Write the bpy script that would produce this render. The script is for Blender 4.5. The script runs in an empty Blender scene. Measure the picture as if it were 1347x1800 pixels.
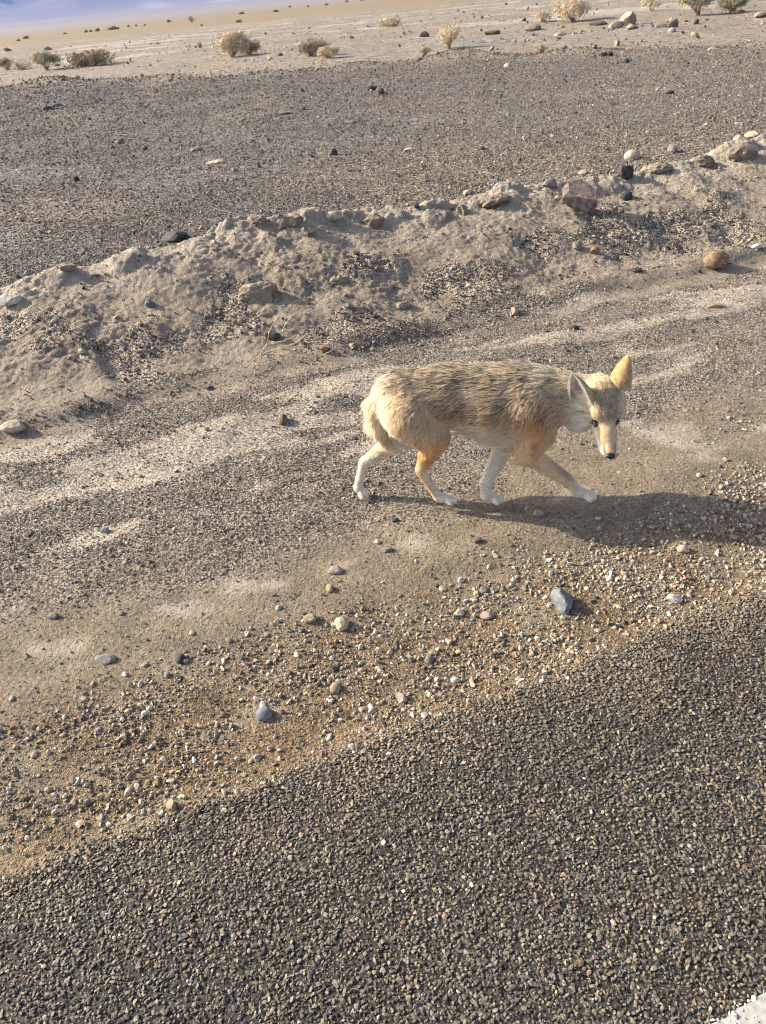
import bpy, bmesh, math, random
import numpy as np
from mathutils import Vector, Matrix, Euler

random.seed(11)
RNG = np.random.default_rng(11)
SC = bpy.context.scene
COL = SC.collection

# ------------------------------------------------------------------ camera
IW, IH, FPX, CAMH = 1347.0, 1800.0, 1407.0, 1.60
PITCH, ROLL = math.radians(33.333), math.radians(-5.484)
cp, sp = math.cos(PITCH), math.sin(PITCH)
cr, sr = math.cos(ROLL), math.sin(ROLL)
cam_d = bpy.data.cameras.new('camera')
cam_d.sensor_fit = 'VERTICAL'
cam_d.sensor_height = 36.0
cam_d.lens = FPX / IH * 36.0
cam_d.clip_start = 0.05
cam_d.clip_end = 60000
cam = bpy.data.objects.new('camera', cam_d)
COL.objects.link(cam)
UPV = Vector((0, sp, cp))
Rv = Vector((cr, 0, 0)) + sr * UPV
Uv = Vector((-sr, 0, 0)) + cr * UPV
Bv = Vector((0, -cp, sp))
M = Matrix((Rv, Uv, Bv)).transposed().to_4x4()
M.translation = (0, 0, CAMH)
cam.matrix_world = M
SC.camera = cam

# ------------------------------------------------------------------ light
SUN_EL = math.radians(28.0)
SHADOW_HEADING = math.radians(-20.5)
sun_dir = Vector((-math.cos(SHADOW_HEADING) * math.cos(SUN_EL), -math.sin(SHADOW_HEADING) * math.cos(SUN_EL), math.sin(SUN_EL)))
world = bpy.data.worlds.new('World')
SC.world = world
world.use_nodes = True
wn = world.node_tree
bg = wn.nodes['Background']
sky = wn.nodes.new('ShaderNodeTexSky')
sky.sky_type = 'NISHITA'
sky.sun_disc = False
sky.sun_elevation = SUN_EL
sky.sun_rotation = math.atan2(sun_dir.x, sun_dir.y) % (2 * math.pi)
sky.altitude = 0
sky.air_density = 0.35
sky.dust_density = 3.0
sky.ozone_density = 0.4
hsv = wn.nodes.new('ShaderNodeHueSaturation')      # desaturated so the sky's fill light is less blue
hsv.inputs['Saturation'].default_value = 0.5
wn.links.new(sky.outputs[0], hsv.inputs['Color'])
wn.links.new(hsv.outputs[0], bg.inputs[0])
bg.inputs[1].default_value = 0.15
sl = bpy.data.lights.new('sun', 'SUN')
sl.energy = 5.0
sl.angle = math.radians(0.55)
sl.color = (1.0, 0.88, 0.70)
sun = bpy.data.objects.new('sun', sl)
COL.objects.link(sun)
sun.rotation_euler = sun_dir.to_track_quat('Z', 'Y').to_euler()
sun.location = (-6, 3, 6)
SC.view_settings.view_transform = 'Standard'
SC.view_settings.look = 'None'
SC.view_settings.gamma = 1.0
SC.view_settings.use_curve_mapping = False
SC.view_settings.exposure = 1.32
SC.cycles.volume_bounces = 0
SC.cycles.max_bounces = 10
SC.cycles.diffuse_bounces = 7
SC.cycles.transmission_bounces = 8
SC.cycles.use_denoising = True
SC.cycles.filter_width = 1.15
SC.cycles.use_adaptive_sampling = False

# ------------------------------------------------------------------ helpers
def link(o, parent=None):
    COL.objects.link(o)
    if parent is not None:
        o.parent = parent
    return o

def tag(o, label=None, cat=None, group=None, kind=None):
    if label: o['label'] = label
    if cat: o['category'] = cat
    if group: o['group'] = group
    if kind: o['kind'] = kind
    return o

def empty(name, loc=(0, 0, 0), rz=0.0):
    o = bpy.data.objects.new(name, None)
    o.empty_display_size = 0.05
    o.location = loc
    o.rotation_euler = (0, 0, rz)
    return link(o)

def np_mesh(name, V, Fq, mat=None, smooth=True, parent=None, do_link=True):
    """mesh object from numpy vertices and an (n,3) or (n,4) face array"""
    V = np.asarray(V, np.float32)
    Fq = np.asarray(Fq, np.int32)
    me = bpy.data.meshes.new(name)
    n, k = Fq.shape
    me.vertices.add(len(V))
    me.vertices.foreach_set('co', V.ravel())
    me.loops.add(n * k)
    me.loops.foreach_set('vertex_index', Fq.ravel())
    me.polygons.add(n)
    me.polygons.foreach_set('loop_start', np.arange(0, n * k, k, dtype=np.int32))
    me.polygons.foreach_set('use_smooth', np.full(n, smooth, bool))
    me.update(calc_edges=True)
    if mat: me.materials.append(mat)
    o = bpy.data.objects.new(name, me)
    if do_link: link(o, parent)
    return o

def set_attr(o, name, kind, arr, dom='POINT'):
    a = o.data.attributes.new(name, kind, dom)
    key = {'FLOAT': 'value', 'INT': 'value', 'FLOAT_VECTOR': 'vector', 'FLOAT_COLOR': 'color'}[kind]
    arr = np.asarray(arr, np.int32 if kind == 'INT' else np.float32)
    if kind == 'FLOAT_COLOR' and arr.shape[-1] == 3:
        arr = np.concatenate([arr, np.ones(arr.shape[:-1] + (1,), np.float32)], -1)
    a.data.foreach_set(key, arr.ravel())

def _hash(ix, iy, seed):
    h = (ix.astype(np.int64) * 374761393 + iy.astype(np.int64) * 668265263 + seed * 974634777) & 0x7fffffff
    h = ((h ^ (h >> 13)) * 1274126177) & 0x7fffffff
    h = ((h ^ (h >> 15)) * 2246822519) & 0x7fffffff
    return (h ^ (h >> 16)).astype(np.float64) / 0x7fffffff

def noise(x, y, seed=0):
    """gradient noise about -0.7..0.7"""
    x = np.asarray(x, float); y = np.asarray(y, float)
    ix = np.floor(x); iy = np.floor(y)
    fx = x - ix; fy = y - iy
    ix = ix.astype(np.int64); iy = iy.astype(np.int64)
    u = fx * fx * fx * (fx * (fx * 6 - 15) + 10); v = fy * fy * fy * (fy * (fy * 6 - 15) + 10)
    def g(dx, dy):
        a = _hash(ix + dx, iy + dy, seed) * 2 * np.pi
        return np.cos(a) * (fx - dx) + np.sin(a) * (fy - dy)
    a = g(0, 0); b = g(1, 0); c = g(0, 1); d = g(1, 1)
    return (a + (b - a) * u) * (1 - v) + (c + (d - c) * u) * v

def fbm(x, y, seed=0, octs=4, lac=2.03, gain=0.5):
    s = 0; a = 1
    for i in range(octs):
        s = s + a * noise(x, y, seed + i * 17)
        x = np.asarray(x) * lac + 3.7; y = np.asarray(y) * lac - 1.3; a *= gain
    return s

def worley(x, y, seed=0):
    """F1, F2 and the random value of the nearest cell"""
    x = np.asarray(x, float); y = np.asarray(y, float)
    ix = np.floor(x).astype(np.int64); iy = np.floor(y).astype(np.int64)
    f1 = np.full(x.shape, 9.0); f2 = np.full(x.shape, 9.0); cid = np.zeros(x.shape)
    for dx in (-1, 0, 1):
        for dy in (-1, 0, 1):
            px = ix + dx + _hash(ix + dx, iy + dy, seed); py = iy + dy + _hash(ix + dx, iy + dy, seed + 5)
            d = np.hypot(px - x, py - y); r = _hash(ix + dx, iy + dy, seed + 9)
            nf = d < f1
            f2 = np.where(nf, f1, np.minimum(f2, d)); cid = np.where(nf, r, cid); f1 = np.where(nf, d, f1)
    return f1, f2, cid

def sst(a, b, x):
    t = np.clip((np.asarray(x, float) - a) / (b - a), 0, 1)
    return t * t * (3 - 2 * t)

def mixc(a, b, w):
    w = np.asarray(w)[..., None]
    return np.asarray(a) * (1 - w) + np.asarray(b) * w

# ---- road frame: s along the road, t across it away from the camera
RA = math.radians(19.73)
ES = np.array([math.cos(RA), math.sin(RA)]); ET = np.array([-math.sin(RA), math.cos(RA)])
def to_st(x, y): return x * ES[0] + y * ES[1], x * ET[0] + y * ET[1]
def to_xy(s, t): return s * ES[0] + t * ET[0], s * ES[1] + t * ET[1]

CREST_S = np.array([-9, -3, -1.2, -.37, -.04, .29, .63, .87, 1.16, 1.41, 1.86, 2.34, 2.72, 3.08, 3.40, 3.87, 4.62, 4.82, 5.13, 6, 9, 14])
CREST_Z = np.array([.31, .35, .36, .345, .405, .412, .434, .458, .493, .485, .396, .390, .385, .386, .346, .344, .373, .424, .435, .42, .40, .40])
TB0, TC = 3.78, 5.00
EDGE_T = 1.32
def edge_t(s):
    return EDGE_T + 0.040 * noise(s * 1.7, s * 0 + 3, 4) + 0.030 * noise(s * 7, s * 0 + 8, 6) + 0.02 * noise(s * 19, s * 0 + 5, 7)

FAR_X = np.array([-60, -26, -10.0, -4.84, -2.46, 1.4, 3.1, 4.96, 8.26, 12, 25, 60])
FAR_Y = np.array([38, 32, 27.1, 23.7, 22.2, 22.0, 21.3, 19.7, 17.5, 15.4, 10, 2])
def track_far(x): return np.interp(x, FAR_X, FAR_Y)

def height(x, y, detail=True):
    x = np.asarray(x, float); y = np.asarray(y, float)
    s, t = to_st(x, y)
    z = np.zeros_like(x)
    # shoulder
    sh = sst(1.25, 1.7, t) * (1 - sst(3.7, 4.1, t))
    z += sh * (0.022 * fbm(s * 0.7, t * 1.4, 21, 3) + 0.009 * fbm(s * 3, t * 5, 22, 3))
    z += sst(1.30, 1.42, t) * -0.022
    # sand ridge across the middle of the shoulder and the windrow at the foot of the bank
    tt = t - (1.97 + 0.10 * noise(s * 0.9, s * 0, 31))
    z += 0.018 * np.exp(-(tt / 0.16) ** 2) * (0.6 + 0.8 * noise(s * 1.3, t * 0.4, 32))
    tt = t - (3.33 + 0.10 * noise(s * 1.1, s * 0, 33))
    z += np.clip(0.040 * np.exp(-(tt / 0.14) ** 2) * (0.55 + 1.5 * noise(s * 1.6, s * 0 + 4, 34)), 0, 1)
    tt = t - (3.86 + 0.06 * noise(s * 1.5, s * 0, 35))
    z += 0.050 * np.exp(-(tt / 0.11) ** 2) * np.clip(0.55 + 1.3 * noise(s * 1.2, s * 0 + 9, 36), 0, 2)
    # paw hollows
    for hx, hy, hd, hr in ((-0.10, 2.58, .018, .11), (0.40, 2.45, .020, .11)):
        z -= hd * np.exp(-((x - hx) ** 2 + (y - hy) ** 2) / (hr * hr))
    # bank
    zc = np.interp(s, CREST_S, CREST_Z)
    front = np.clip((t - TB0 + 0.10 * noise(s * 1.3, t * 0.8, 41)) / (TC - TB0), 0, 1)
    prof = front * 0.80 + sst(0.0, 1.0, front) * 0.20
    back = sst(TC - .02, TC + 0.55 + 0.08 * noise(s * 1.1, s * 0, 42), t)
    zb = zc * prof * (1 - back) + 0.05 * back
    bm = sst(TB0 - 0.05, TB0 + 0.35, t) * (1 - sst(5.2, 5.6, t))
    z = z + zb
    if detail:
        n1 = fbm(s * 2.3, t * 2.6, 43, 3)
        z = z + bm * 0.034 * n1
        gul = noise(s * 3.6 + 0.6 * t, t * 1.1, 44)
        z = z - bm * 0.022 * sst(0.05, 0.45, gul) * (1 - sst(4.9, 5.05, t))
        chunk = sst(-0.05, 0.22, fbm(s * 1.5, t * 1.9, 45, 2) + 0.45 * sst(4.7, 5.0, t) - 0.08)
        crest = sst(4.65, 4.95, t) * (1 - sst(5.15, 5.35, t))
        wx = s + 0.06 * noise(s * 9, t * 9, 46) + .02 * noise(s * 31, t * 31, 53); wt = t + 0.06 * noise(s * 9, t * 9, 47) + .02 * noise(s * 31, t * 31, 54)
        f1, f2, cid = worley(wx * 9, wt * 12, 48)
        z = z + bm * chunk * ((cid - 0.45) * 0.010 - 0.006 * (1 - sst(0.02, 0.16, f2 - f1)))
        f1, f2, cid = worley(wx * 22, wt * 27, 49)
        z = z + bm * (0.08 + 0.92 * chunk) * ((cid - 0.5) * 0.006 - 0.0025 * (1 - sst(0.02, 0.2, f2 - f1)))
        f1, f2, cid = worley(wx * 4.2, wt * 6, 50)
        z = z + crest * np.clip(cid - 0.30, 0, 1) * 0.075 * sst(0.62, 0.25, f1)
        z = z + bm * (0.007 * fbm(s * 34, t * 34, 51, 3) + 0.016 * (0.3 - np.abs(noise(s * 13 + .4 * n1, t * 17, 52))) * sst(-.3, .3, n1))
    # far side of the bank
    d = np.hypot(x, y)
    fm = sst(5.5, 7.2, t)
    z = z + fm * (0.035 * fbm(x * 0.35, y * 0.35, 61, 3))
    fy = track_far(x)
    out = y - fy
    # loose windrow of gravel along the track's far edge
    z = z + fm * 0.20 * np.exp(-((out + 0.3) / 0.55) ** 2) * np.clip(0.25 + 1.5 * noise(x * 0.55, y * 0.15, 62), 0, 1.2)
    dm = sst(0, 5, out) * fm
    z = z + dm * (0.10 * fbm(x * 0.22, y * 0.22, 63, 3) + 0.05 * fbm(x * 0.9, y * 0.9, 64, 2)) * (1 - sst(80, 500, d) * 0.5)
    z = z - np.clip(np.minimum(d, 1000) - 30, 0, None) * 0.012 * fm
    return z

def hgt(x, y): return float(height(np.array([x]), np.array([y]))[0])

def ray_dir(u, v):
    x = (u - IW / 2) / FPX; y = -(v - IH / 2) / FPX
    return np.array(Rv) * x + np.array(Uv) * y - np.array(Bv)

def hit(u, v):
    """where the photograph's pixel meets the ground"""
    d = ray_dir(u, v)
    k = np.geomspace(0.6, 400, 6000)
    P = d[None] * k[:, None] + np.array([0, 0, CAMH])
    below = P[:, 2] < height(P[:, 0], P[:, 1])
    i = int(np.argmax(below))
    if not below[i]: return P[-1]
    k2 = np.linspace(k[i - 1], k[i], 40)
    P = d[None] * k2[:, None] + np.array([0, 0, CAMH])
    i = int(np.argmax(P[:, 2] < height(P[:, 0], P[:, 1])))
    return P[i]

# ------------------------------------------------------------------ materials
class NT:
    def __init__(self, name):
        self.m = bpy.data.materials.new(name)
        self.m.use_nodes = True
        self.t = self.m.node_tree
        self.b = self.t.nodes['Principled BSDF']
        self.b.inputs['Roughness'].default_value = 0.85
        self.b.inputs['Specular IOR Level'].default_value = 0.25
    def n(self, kind, **kw):
        nd = self.t.nodes.new(kind)
        for k, v in kw.items():
            if k.startswith('i_'):
                key = k[2:]
                nd.inputs[int(key) if key.isdigit() else key.replace('_', ' ')].default_value = v
            else: setattr(nd, k, v)
        return nd
    def l(self, a, b): self.t.links.new(a, b)

def mat_soil(name, bump=0.004, gscale=130, spec=0.35):
    """vertex colour 'col' broken up by grains; attribute 'grav' says how gravelly it is"""
    N = NT(name)
    tc = N.n('ShaderNodeTexCoord')
    col = N.n('ShaderNodeAttribute', attribute_name='col')
    gr = N.n('ShaderNodeAttribute', attribute_name='grav')
    vo = N.n('ShaderNodeTexVoronoi', i_Scale=gscale)
    N.l(tc.outputs['Object'], vo.inputs['Vector'])
    n1 = N.n('ShaderNodeTexNoise', i_Scale=gscale * 2.2, i_Detail=3.0)
    N.l(tc.outputs['Object'], n1.inputs['Vector'])
    n2 = N.n('ShaderNodeTexNoise', i_Scale=9.0, i_Detail=5.0)
    N.l(tc.outputs['Object'], n2.inputs['Vector'])
    # grain tint
    sep = N.n('ShaderNodeSeparateColor'); N.l(vo.outputs['Color'], sep.inputs[0])
    rmp = N.n('ShaderNodeMapRange', i_3=0.35, i_4=1.75); N.l(sep.outputs[0], rmp.inputs[0])
    pw = N.n('ShaderNodeMath', operation='POWER', i_1=1.6); N.l(rmp.outputs[0], pw.inputs[0])
    mg = N.n('ShaderNodeMix', data_type='FLOAT', i_2=1.0)
    N.l(gr.outputs['Fac'], mg.inputs[0]); N.l(pw.outputs[0], mg.inputs[3])
    m2 = N.n('ShaderNodeMapRange', i_1=0.3, i_2=0.7, i_3=0.80, i_4=1.20); N.l(n2.outputs[0], m2.inputs[0])
    m3 = N.n('ShaderNodeMapRange', i_1=0.3, i_2=0.7, i_3=0.85, i_4=1.15); N.l(n1.outputs[0], m3.inputs[0])
    a = N.n('ShaderNodeMath', operation='MULTIPLY'); N.l(mg.outputs[0], a.inputs[0]); N.l(m2.outputs[0], a.inputs[1])
    b = N.n('ShaderNodeMath', operation='MULTIPLY'); N.l(a.outputs[0], b.inputs[0]); N.l(m3.outputs[0], b.inputs[1])
    vm = N.n('ShaderNodeVectorMath', operation='SCALE'); N.l(col.outputs['Color'], vm.inputs[0]); N.l(b.outputs[0], vm.inputs['Scale'])
    N.l(vm.outputs[0], N.b.inputs['Base Color'])
    # relief
    inv = N.n('ShaderNodeMath', operation='SUBTRACT', i_0=1.0); N.l(vo.outputs['Distance'], inv.inputs[1])
    h1 = N.n('ShaderNodeMath', operation='MULTIPLY'); N.l(inv.outputs[0], h1.inputs[0]); N.l(gr.outputs['Fac'], h1.inputs[1])
    h2 = N.n('ShaderNodeMath', operation='ADD'); N.l(h1.outputs[0], h2.inputs[0]); N.l(n1.outputs[0], h2.inputs[1])
    n4 = N.n('ShaderNodeTexNoise', i_Scale=gscale * 0.45, i_Detail=4.0); N.l(tc.outputs['Object'], n4.inputs['Vector'])
    h4 = N.n('ShaderNodeMath', operation='MULTIPLY_ADD', i_1=1.6); N.l(n4.outputs[0], h4.inputs[0]); N.l(h2.outputs[0], h4.inputs[2])
    bp = N.n('ShaderNodeBump', i_Strength=1.0, i_Distance=bump); N.l(h4.outputs[0], bp.inputs['Height'])
    N.l(bp.outputs[0], N.b.inputs['Normal'])
    N.b.inputs['Roughness'].default_value = 0.9
    N.b.inputs['Specular IOR Level'].default_value = spec
    return N.m

def mat_pebble(name, rough=0.75, inst=True, color=None, vein=0.35, scale=60, spec=0.3, bump=0.0):
    N = NT(name)
    tc = N.n('ShaderNodeTexCoord')
    n1 = N.n('ShaderNodeTexNoise', i_Scale=scale, i_Detail=4.0); N.l(tc.outputs['Object'], n1.inputs['Vector'])
    mr = N.n('ShaderNodeMapRange', i_1=0.3, i_2=0.7, i_3=1 - vein, i_4=1 + vein); N.l(n1.outputs[0], mr.inputs[0])
    vm = N.n('ShaderNodeVectorMath', operation='SCALE'); N.l(mr.outputs[0], vm.inputs['Scale'])
    if inst:
        at = N.n('ShaderNodeAttribute', attribute_name='col', attribute_type='INSTANCER'); N.l(at.outputs['Color'], vm.inputs[0])
    else:
        vm.inputs[0].default_value = color
    N.l(vm.outputs[0], N.b.inputs['Base Color'])
    if bump:
        bp = N.n('ShaderNodeBump', i_Strength=1.0, i_Distance=bump); N.l(n1.outputs[0], bp.inputs['Height']); N.l(bp.outputs[0], N.b.inputs['Normal'])
    N.b.inputs['Roughness'].default_value = rough
    N.b.inputs['Specular IOR Level'].default_value = spec
    return N.m

def mat_flat(name, color, rough=0.8, spec=0.3, var=0.0, scale=40, coat=0.0):
    N = NT(name)
    if var:
        tc = N.n('ShaderNodeTexCoord')
        n1 = N.n('ShaderNodeTexNoise', i_Scale=scale, i_Detail=4.0); N.l(tc.outputs['Object'], n1.inputs['Vector'])
        mr = N.n('ShaderNodeMapRange', i_1=0.3, i_2=0.7, i_3=1 - var, i_4=1 + var); N.l(n1.outputs[0], mr.inputs[0])
        vm = N.n('ShaderNodeVectorMath', operation='SCALE'); vm.inputs[0].default_value = color
        N.l(mr.outputs[0], vm.inputs['Scale']); N.l(vm.outputs[0], N.b.inputs['Base Color'])
    else:
        N.b.inputs['Base Color'].default_value = (*color, 1)
    N.b.inputs['Roughness'].default_value = rough
    N.b.inputs['Specular IOR Level'].default_value = spec
    N.b.inputs['Coat Weight'].default_value = coat
    return N.m

# ------------------------------------------------------------------ terrain sheets
def axis(a, b, step, lo, hi, grow=1.25):
    mid = list(np.arange(a, b + step * .5, step))
    left = []; d = step; p = a
    while p > lo: d *= grow; p -= d; left.append(p)
    right = []; d = step; p = mid[-1]
    while p < hi: d *= grow; p += d; right.append(p)
    return np.array(left[::-1] + mid + right)

def grid_faces(nu, nv):
    i = np.arange(nu * nv).reshape(nu, nv)
    return np.stack([i[:-1, :-1], i[1:, :-1], i[1:, 1:], i[:-1, 1:]], -1).reshape(-1, 4)

SAND = np.array([0.201, 0.162, 0.111]); PALE = np.array([0.365, 0.315, 0.246]); RUST = np.array([0.151, 0.104, 0.058])
GREYG = np.array([0.112, 0.102, 0.090]); SILT = np.array([0.285, 0.235, 0.174]); DARKG = np.array([0.061, 0.057, 0.051])
BEIGE = np.array([0.200, 0.165, 0.121]); YELL = np.array([0.200, 0.151, 0.083]); PLAYA = np.array([0.204, 0.178, 0.162])

def shoulder_look(s, t):
    """colour and gravel amount of the roadside ground"""
    n = fbm(s * 1.1, t * 2.0, 71, 4); n2 = fbm(s * 3.5, t * 5, 72, 3)
    rust = (1 - sst(1.62, 1.95, t + 0.25 * n)) * sst(-0.25, 0.35, n2 + 0.25 + 0.15 * np.sin(s * 2.2))
    grav = sst(2.12, 2.65, t + 0.35 * n)
    c = np.broadcast_to(SAND, s.shape + (3,))
    c = mixc(c, RUST, rust * 0.85)
    c = mixc(c, GREYG * 1.45, grav * 0.75)
    dust = sst(0.05, 0.22, fbm(s * 1.3, t * 3.4, 73, 3) - 0.02 + 0.26 * np.exp(-((t - 3.30) / 0.20) ** 2) - 0.9 * sst(0.45, 1.0, np.abs(t - 3.2)))
    dust = np.maximum(dust, 0.8 * sst(0.12, 0.35, fbm(s * 2.1, t * 3.2, 74, 3) - 0.8 * sst(0.1, .4, np.abs(t - 2.2))))
    c = mixc(c, PALE, dust * 0.8)
    silt = sst(3.58, 3.72, t + 0.06 * n2) * sst(-0.2, 0.15, n + 0.1)
    c = mixc(c, SILT * 0.92, silt)
    g = np.clip(0.25 + 0.75 * grav + 0.3 * rust, 0, 1) * (1 - 0.55 * dust) * (1 - 0.8 * silt)
    return c, g, dust, silt, grav, rust

def bank_look(s, t, z):
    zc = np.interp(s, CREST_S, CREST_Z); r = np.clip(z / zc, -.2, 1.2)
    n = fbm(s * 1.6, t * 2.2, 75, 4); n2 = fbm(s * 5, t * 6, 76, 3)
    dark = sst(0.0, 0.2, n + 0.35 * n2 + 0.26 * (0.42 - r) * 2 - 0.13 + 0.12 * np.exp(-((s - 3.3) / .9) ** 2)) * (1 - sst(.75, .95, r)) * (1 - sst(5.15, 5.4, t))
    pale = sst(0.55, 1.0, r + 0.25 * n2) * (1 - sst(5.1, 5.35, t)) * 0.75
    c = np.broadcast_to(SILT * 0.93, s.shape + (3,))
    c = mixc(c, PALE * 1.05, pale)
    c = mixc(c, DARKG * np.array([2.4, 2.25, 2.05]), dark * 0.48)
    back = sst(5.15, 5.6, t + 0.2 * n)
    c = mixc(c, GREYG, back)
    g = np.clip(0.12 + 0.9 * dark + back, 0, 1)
    return c, g, dark, back

def near_sheet(name, t_ax, s_ax, look, mat, kind='structure'):
    S, T = np.meshgrid(s_ax, t_ax, indexing='ij')
    if name == 'ground':
        T[:, 0] = edge_t(s_ax); T[:, 1] = T[:, 0] + 0.02
    x, y = to_xy(S, T)
    z = height(x, y)
    o = np_mesh(name, np.stack([x, y, z], -1).reshape(-1, 3), grid_faces(*S.shape), mat)
    r = look(S, T, z)
    set_attr(o, 'col', 'FLOAT_COLOR', r[0].reshape(-1, 3)); set_attr(o, 'grav', 'FLOAT', r[1].ravel())
    tag(o, kind=kind)
    return o

M_soil = mat_soil('roadside_soil', 0.008, 140)
M_bank = mat_soil('bank_earth', 0.010, 95)
M_track = mat_soil('track_gravel', 0.012, 45)
M_far = mat_soil('desert_soil', 0.03, 12)

s_ax = axis(-1.9, 6.0, 0.011, -60, 70)
g_ground = near_sheet('ground', np.concatenate([[1.30, 1.32], np.arange(1.40, 3.861, 0.0115)]), s_ax, lambda s, t, z: shoulder_look(s, t), M_soil)
def bank_mix(s, t, z):
    a = shoulder_look(s, t); b = bank_look(s, t, z)
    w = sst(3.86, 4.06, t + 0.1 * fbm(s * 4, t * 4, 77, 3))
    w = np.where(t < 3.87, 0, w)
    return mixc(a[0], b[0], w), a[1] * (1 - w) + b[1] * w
tg = g_ground.data
t_last = np.arange(1.40, 3.861, 0.0115)[-1]
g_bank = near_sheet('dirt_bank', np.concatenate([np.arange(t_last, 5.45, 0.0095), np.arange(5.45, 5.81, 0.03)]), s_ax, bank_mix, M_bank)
T_END = float(np.arange(5.45, 5.81, 0.03)[-1])

# far land in rings round the camera, starting at the bank's back
phi = np.concatenate([np.linspace(-72, -32, 60), np.linspace(-31.5, 58, 520), np.linspace(58.6, 82, 40)])   # degrees clockwise from the road's normal
pr = np.radians(phi)
rmin = T_END / np.cos(pr)
gk = 1.0125 ** np.arange(0, 640)
kk = np.concatenate([gk[gk < 2600]])
R = rmin[:, None] * kk[None]
head = math.pi / 2 + RA - pr
x = R * np.cos(head)[:, None]; y = R * np.sin(head)[:, None]
z = height(x, y)
out = y - track_far(x) + 1.0 * fbm(x * 0.5, y * 0.5, 81, 3)
d = np.hypot(x, y)
n = fbm(x * 0.3, y * 0.3, 82, 4); nb = fbm(x * 0.05, y * 0.25, 83, 4); ns = fbm(x * 1.2, y * 1.2, 84, 3)
ctrack = mixc(np.broadcast_to(GREYG, x.shape + (3,)), SAND * 0.85, sst(0.05, 0.5, n + 0.1) * 0.55)
ctrack = mixc(ctrack, DARKG * 1.3, sst(0.1, 0.5, fbm(x * 0.6, y * 0.9, 85, 3)) * 0.4)
cdes = mixc(np.broadcast_to(BEIGE, x.shape + (3,)), GREYG * 1.6, sst(0.0, 0.35, n * 0.5 + nb * 1.0 + 0.5 * ns) * 0.8)
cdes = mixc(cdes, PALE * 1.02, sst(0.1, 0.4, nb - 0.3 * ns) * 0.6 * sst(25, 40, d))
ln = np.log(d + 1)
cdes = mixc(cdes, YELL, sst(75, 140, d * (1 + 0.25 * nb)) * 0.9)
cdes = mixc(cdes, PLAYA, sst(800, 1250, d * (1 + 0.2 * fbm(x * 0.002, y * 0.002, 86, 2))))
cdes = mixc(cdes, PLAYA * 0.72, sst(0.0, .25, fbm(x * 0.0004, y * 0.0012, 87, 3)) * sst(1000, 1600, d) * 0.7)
w = sst(-2.6, 1.0, out)
w = np.maximum(w, 0)
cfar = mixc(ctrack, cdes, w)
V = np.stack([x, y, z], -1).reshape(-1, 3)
Fq = grid_faces(*x.shape)[:, ::-1]
inside = (out < 0.2).ravel()
ftrack = inside[Fq].mean(1) > 0.5
def sub_sheet(name, sel, mat, grav):
    fs = Fq[sel]; used = np.unique(fs); remap = np.full(len(V), -1); remap[used] = np.arange(len(used))
    o = np_mesh(name, V[used], remap[fs], mat)
    set_attr(o, 'col', 'FLOAT_COLOR', cfar.reshape(-1, 3)[used]); set_attr(o, 'grav', 'FLOAT', grav.ravel()[used])
    return tag(o, kind='structure')
sub_sheet('gravel_track', ftrack, M_track, np.full(x.shape, 0.9) * (1 - .5 * w))
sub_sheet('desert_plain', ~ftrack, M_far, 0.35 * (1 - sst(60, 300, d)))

# road
N = NT('tar')
N.b.inputs['Base Color'].default_value = (.036, .032, .027, 1); N.b.inputs['Roughness'].default_value = 0.7
M_tar = N.m
rs = axis(-2.2, 6.0, 0.03, -60, 70)
rt = np.concatenate([[-7.2, -5, -3, -2], np.arange(-1.2, 1.25, 0.05), [1.28, 1.30, 1.34, 1.345]])
S, T = np.meshgrid(rs, rt, indexing='ij')
e = edge_t(rs)
for j, dt in ((-4, -0.05), (-3, -0.02), (-2, 0.004), (-1, 0.006)): T[:, j] = e + dt
x, y = to_xy(S, T)
z = 0.006 + 0.004 * fbm(S * 0.8, T * 0.8, 91, 2)
z[:, -3] -= 0.003; z[:, -2] -= 0.010; z[:, -1] -= 0.06
o = np_mesh('asphalt_road', np.stack([x, y, z], -1).reshape(-1, 3), grid_faces(*S.shape), M_tar)
tag(o, kind='structure')
# ground beyond the road, behind the camera
o = np_mesh('roadside_verge', [(-90, -60, -.02), (100, -60, -.02), (*to_xy(70, -7.1), -.02), (*to_xy(-60, -7.1), -.02)], [(0, 1, 2, 3)], mat_flat('verge_soil', (.33, .26, .19), var=.2, scale=.8))
tag(o, kind='structure')

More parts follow.
